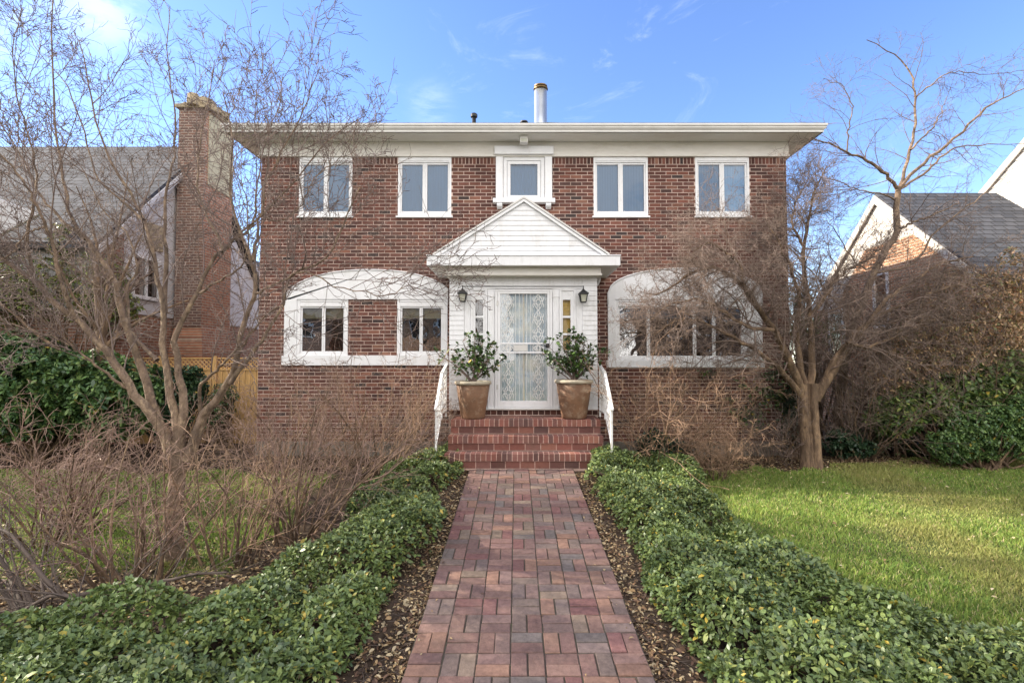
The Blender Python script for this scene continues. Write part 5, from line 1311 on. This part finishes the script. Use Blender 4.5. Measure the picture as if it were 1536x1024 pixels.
E('tall loose evergreen behind the low mound at the right edge',[eb(1455,588,8.95,55,38,.35),eb(1508,572,8.95,45,48,.35),eb(1405,600,8.95,42,34,.3),eb(1345,622,9.0,38,32,.3)],2000,.12,np.array([[.09,.15,.045],[.13,.20,.05],[.06,.10,.04],[.20,.24,.06]]))
E('low spreading evergreen between the thick trunk and the right hand mound',[eb(1350,660,9.6,50,22,.4),eb(1395,668,9.4,35,20,.4),eb(1300,655,9.8,40,26,.4),eb(1290,620,10.2,40,45,.4),eb(1345,610,10.4,45,50,.4)],1900,.06,np.array([[.08,.13,.045],[.11,.17,.05],[.17,.16,.07],[.05,.08,.035]]))
E('brown leaved hedge with clinging dead leaves at the right edge',[eb(1450,435,9.2,80,34,.3),eb(1528,440,9.1,45,62,.3),eb(1400,492,9.0,72,40,.3),eb(1490,505,8.95,62,42,.3),eb(1345,550,9.1,48,45,.3),eb(1440,540,8.85,60,28,.22)],3800,.075,np.array([[.46,.29,.16],[.36,.22,.13],[.55,.39,.22],[.24,.17,.10],[.16,.17,.06]]),name='beech_hedge',cat='hedge',k=5)
E('dark leaved plant low against the foundation beside the tan canes',[eb(985,668,8.35,28,20,.2),eb(1010,675,8.2,22,14,.2)],330,.10,np.array([[.018,.042,.024],[.028,.06,.03],[.015,.03,.02]]),name='low_evergreen')
E('dark narrow evergreen squeezed between the house corner and the thick trunk',[eb(1188,640,9.25,13,45,.15),eb(1192,600,9.3,12,30,.15)],420,.06,np.array([[.015,.03,.015],[.025,.045,.02]]),name='yew_shrub')
E('dark evergreen clump low right of the thick tree trunk',[eb(1262,664,9.1,24,20,.25),eb(1290,672,9.0,20,12,.2)],500,.08,np.array([[.022,.05,.024],[.035,.07,.03]]),name='low_evergreen')
E('pale green leaves behind the tangle right of the house corner',[eb(1200,480,10.6,22,26,.3),eb(1235,500,10.7,30,22,.3),eb(1200,440,10.8,14,20,.3)],330,.07,np.array([[.16,.19,.05],[.10,.13,.04],[.22,.22,.08]]),name='leafy_shrub')
# unseen pines added at the left so their crowns shade the path and lawn
def pine(x,y,h,label,seed,ry=1.1):
    rr=np.random.default_rng(seed); B=[]
    for k in range(11):
        t=k/10; z=5.6+(h-5.6)*t; a=k*2.4; B.append((x+.9*math.cos(a)*(1-t*.7),y+ry*.75*math.sin(a)*(1-t*.6),z,.9*(1-t*.55),ry*.62*(1-t*.5),.42))
    E(label,B,700,.15,np.array([[.03,.06,.03],[.045,.08,.035]]),name='shade_pine',cat='tree',width=.25,k=6)
    root=bpy.data.objects['shade_pine'] if seed==1 else [o for o in bpy.data.objects if o.name.startswith('shade_pine')][-1]
    c=catmull([(x,y,-.6),(x+.05,y,h*.4),(x,y,h)],12); tubes('trunk',[(c[None],np.linspace(.17,.03,12)[None],10)],M['bark_dark'],root)
pine(-12.5,5.0,10.5,'unseen tall pine added for shade beyond the left edge nearest the pavement',1,.8)
pine(-12.0,7.9,11.0,'unseen tall pine added for shade beyond the left edge close to the neighbour house',2,1.2)
# ivy on the brick wall
def ivy():
    n=1300; c=[(1120,620,26,16),(1150,590,26,20),(1175,600,20,36),(1185,630,14,34),(1110,572,10,8),(1165,560,28,14),(1135,640,16,10),(1060,560,16,8),(1090,600,10,8)]
    U=[];V=[]
    for (u,v,a,b) in c:
        m=int(n*a*b/3600); U.append(RNG.normal(u,a*.45,m)); V.append(RNG.normal(v,b*.45,m))
    u=np.concatenate(U); v=np.concatenate(V); p=np.array([P(a,b,YW-.04) for a,b in zip(u,v)]); p=p[(p[:,0]<HXR-.02)]; n=len(p)
    p[:,1]-=RNG.random(n)*.05; d=norm(np.stack([RNG.normal(0,.7,n),-.35-.3*RNG.random(n),RNG.normal(-.25,.5,n)],-1))
    root=empty('wall_ivy',(4.4,YW-.05,-.2)); tag(root,'green ivy climbing the lower brick wall near the right corner','ivy')
    leaves('foliage',p,d,RNG.uniform(.045,.085,n),np.full(n,.8),green_cols(n,np.array([[.05,.09,.03],[.09,.14,.04],[.03,.06,.025]]),None,1,.03),M['leaf'],root,.1,.2)
    ch=[limb([(1180,670),(1170+dx,630),(1150+dx,600),(1120+dx,570+dy)],YW-.015,YW-.015,9,.01) for dx,dy in ((0,0),(15,-10),(-20,30),(20,20),(-45,10))]
    tubes('stems',[(np.array(ch),np.tile(np.linspace(.008,.003,9),(len(ch),1)),5)],M['twig_dark'],root)
ivy()
# ---------------------------------------------------------------- light and sky
SUN_AZ=D2R(-80); SUN_EL=D2R(30)     # azimuth measured from +Y, negative = toward -X
sd=Vector((math.sin(SUN_AZ)*math.cos(SUN_EL), math.cos(SUN_AZ)*math.cos(SUN_EL), math.sin(SUN_EL)))
sl=bpy.data.lights.new('sun','SUN'); sl.energy=4.6; sl.angle=D2R(.55); sl.color=(1,.90,.74)
so=bpy.data.objects.new('sun',sl); COL.objects.link(so); so.rotation_euler=sd.to_track_quat('Z','Y').to_euler(); so.location=(-20,10,20)
w=bpy.data.worlds.new('World'); scene.world=w; w.use_nodes=True; nt=w.node_tree; L=nt.links
bg=nt.nodes['Background']
sky=nt.nodes.new('ShaderNodeTexSky'); sky.sky_type='NISHITA'; sky.sun_disc=False; sky.sun_elevation=SUN_EL; sky.sun_rotation=SUN_AZ; sky.altitude=50; sky.air_density=1.0; sky.dust_density=.15; sky.ozone_density=2.6
hs=nt.nodes.new('ShaderNodeHueSaturation'); hs.inputs['Saturation'].default_value=1.12; hs.inputs['Hue'].default_value=.512; L.new(sky.outputs[0],hs.inputs['Color'])
# thin clouds, by direction
tc=nt.nodes.new('ShaderNodeTexCoord'); 
mp=nt.nodes.new('ShaderNodeMapping'); mp.inputs['Scale'].default_value=(1,1,2.6); mp.inputs['Location'].default_value=(3.1,1.7,.4); L.new(tc.outputs['Generated'],mp.inputs['Vector'])
nz=nt.nodes.new('ShaderNodeTexNoise'); nz.inputs['Scale'].default_value=2.3; nz.inputs['Detail'].default_value=12; nz.inputs['Roughness'].default_value=.62; nz.inputs['Distortion'].default_value=.5; L.new(mp.outputs[0],nz.inputs['Vector'])
sep=nt.nodes.new('ShaderNodeSeparateXYZ'); L.new(tc.outputs['Generated'],sep.inputs[0])
def mr(src,a,b,c,d):
    n=nt.nodes.new('ShaderNodeMapRange'); n.interpolation_type='SMOOTHSTEP'; n.inputs['From Min'].default_value=a; n.inputs['From Max'].default_value=b; n.inputs['To Min'].default_value=c; n.inputs['To Max'].default_value=d; L.new(src,n.inputs['Value']); return n.outputs[0]
def mth(op,a,b,clamp=True):
    n=nt.nodes.new('ShaderNodeMath'); n.operation=op; n.use_clamp=clamp
    for i,x in enumerate((a,b)):
        if isinstance(x,(int,float)): n.inputs[i].default_value=x
        else: L.new(x,n.inputs[i])
    return n.outputs[0]
# bright unseen cloud added street side, behind the viewer, to fill the shaded facade
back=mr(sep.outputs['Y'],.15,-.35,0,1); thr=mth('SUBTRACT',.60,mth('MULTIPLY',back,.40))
d1=mth('SUBTRACT',nz.outputs['Fac'],thr,False); fill_cloud=mth('MULTIPLY',mr(d1,0,.22,0,.95),back)
# wisps ahead
mp2=nt.nodes.new('ShaderNodeMapping'); mp2.inputs['Scale'].default_value=(2.2,2.2,5.5); mp2.inputs['Rotation'].default_value=(0,D2R(28),0); L.new(tc.outputs['Generated'],mp2.inputs['Vector'])
n2=nt.nodes.new('ShaderNodeTexNoise'); n2.inputs['Scale'].default_value=2.1; n2.inputs['Detail'].default_value=12; n2.inputs['Roughness'].default_value=.68; n2.inputs['Distortion'].default_value=.8; L.new(mp2.outputs[0],n2.inputs['Vector'])
wisp=mth('MULTIPLY',mr(n2.outputs['Fac'],.54,.80,0,.26),mr(sep.outputs['Y'],-.1,.3,0,1))
def blob(u,v,rad,amt):
    q=P(u,v,1.0)-np.array([0,0,CAMZ]); q=q/np.linalg.norm(q)
    n=nt.nodes.new('ShaderNodeVectorMath'); n.operation='DISTANCE'; L.new(tc.outputs['Generated'],n.inputs[0]); n.inputs[1].default_value=tuple(q)
    f=mr(n.outputs['Value'],rad,0,0,1); return mth('MULTIPLY',f,mr(n2.outputs['Fac'],.40,.62,0,amt))
cl=mth('MAXIMUM',wisp,mth('MAXIMUM',blob(150,15,.09,.3),blob(645,160,.06,.16)))
hz_=mr(sep.outputs['Z'],.02,.26,.28,0)      # pale band near the horizon
cl=mth('MAXIMUM',cl,hz_)
mx=nt.nodes.new('ShaderNodeMix'); mx.data_type='RGBA'; L.new(cl,mx.inputs['Factor']); L.new(hs.outputs[0],mx.inputs['A']); mx.inputs['B'].default_value=(6.0,6.3,7.0,1)
mb_=nt.nodes.new('ShaderNodeMix'); mb_.data_type='RGBA'; L.new(fill_cloud,mb_.inputs['Factor']); L.new(mx.outputs['Result'],mb_.inputs['A']); mb_.inputs['B'].default_value=(8.15,7.85,7.6,1)
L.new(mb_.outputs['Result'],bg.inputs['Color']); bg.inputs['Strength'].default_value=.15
vs=scene.view_settings; vs.view_transform='Standard'; vs.look='None'; vs.exposure=1.28; vs.gamma=1; vs.use_curve_mapping=False
scene.cycles.max_bounces=6; scene.cycles.diffuse_bounces=3; scene.cycles.glossy_bounces=3; scene.cycles.transparent_max_bounces=12; scene.cycles.transmission_bounces=4
scene.cycles.use_denoising=True
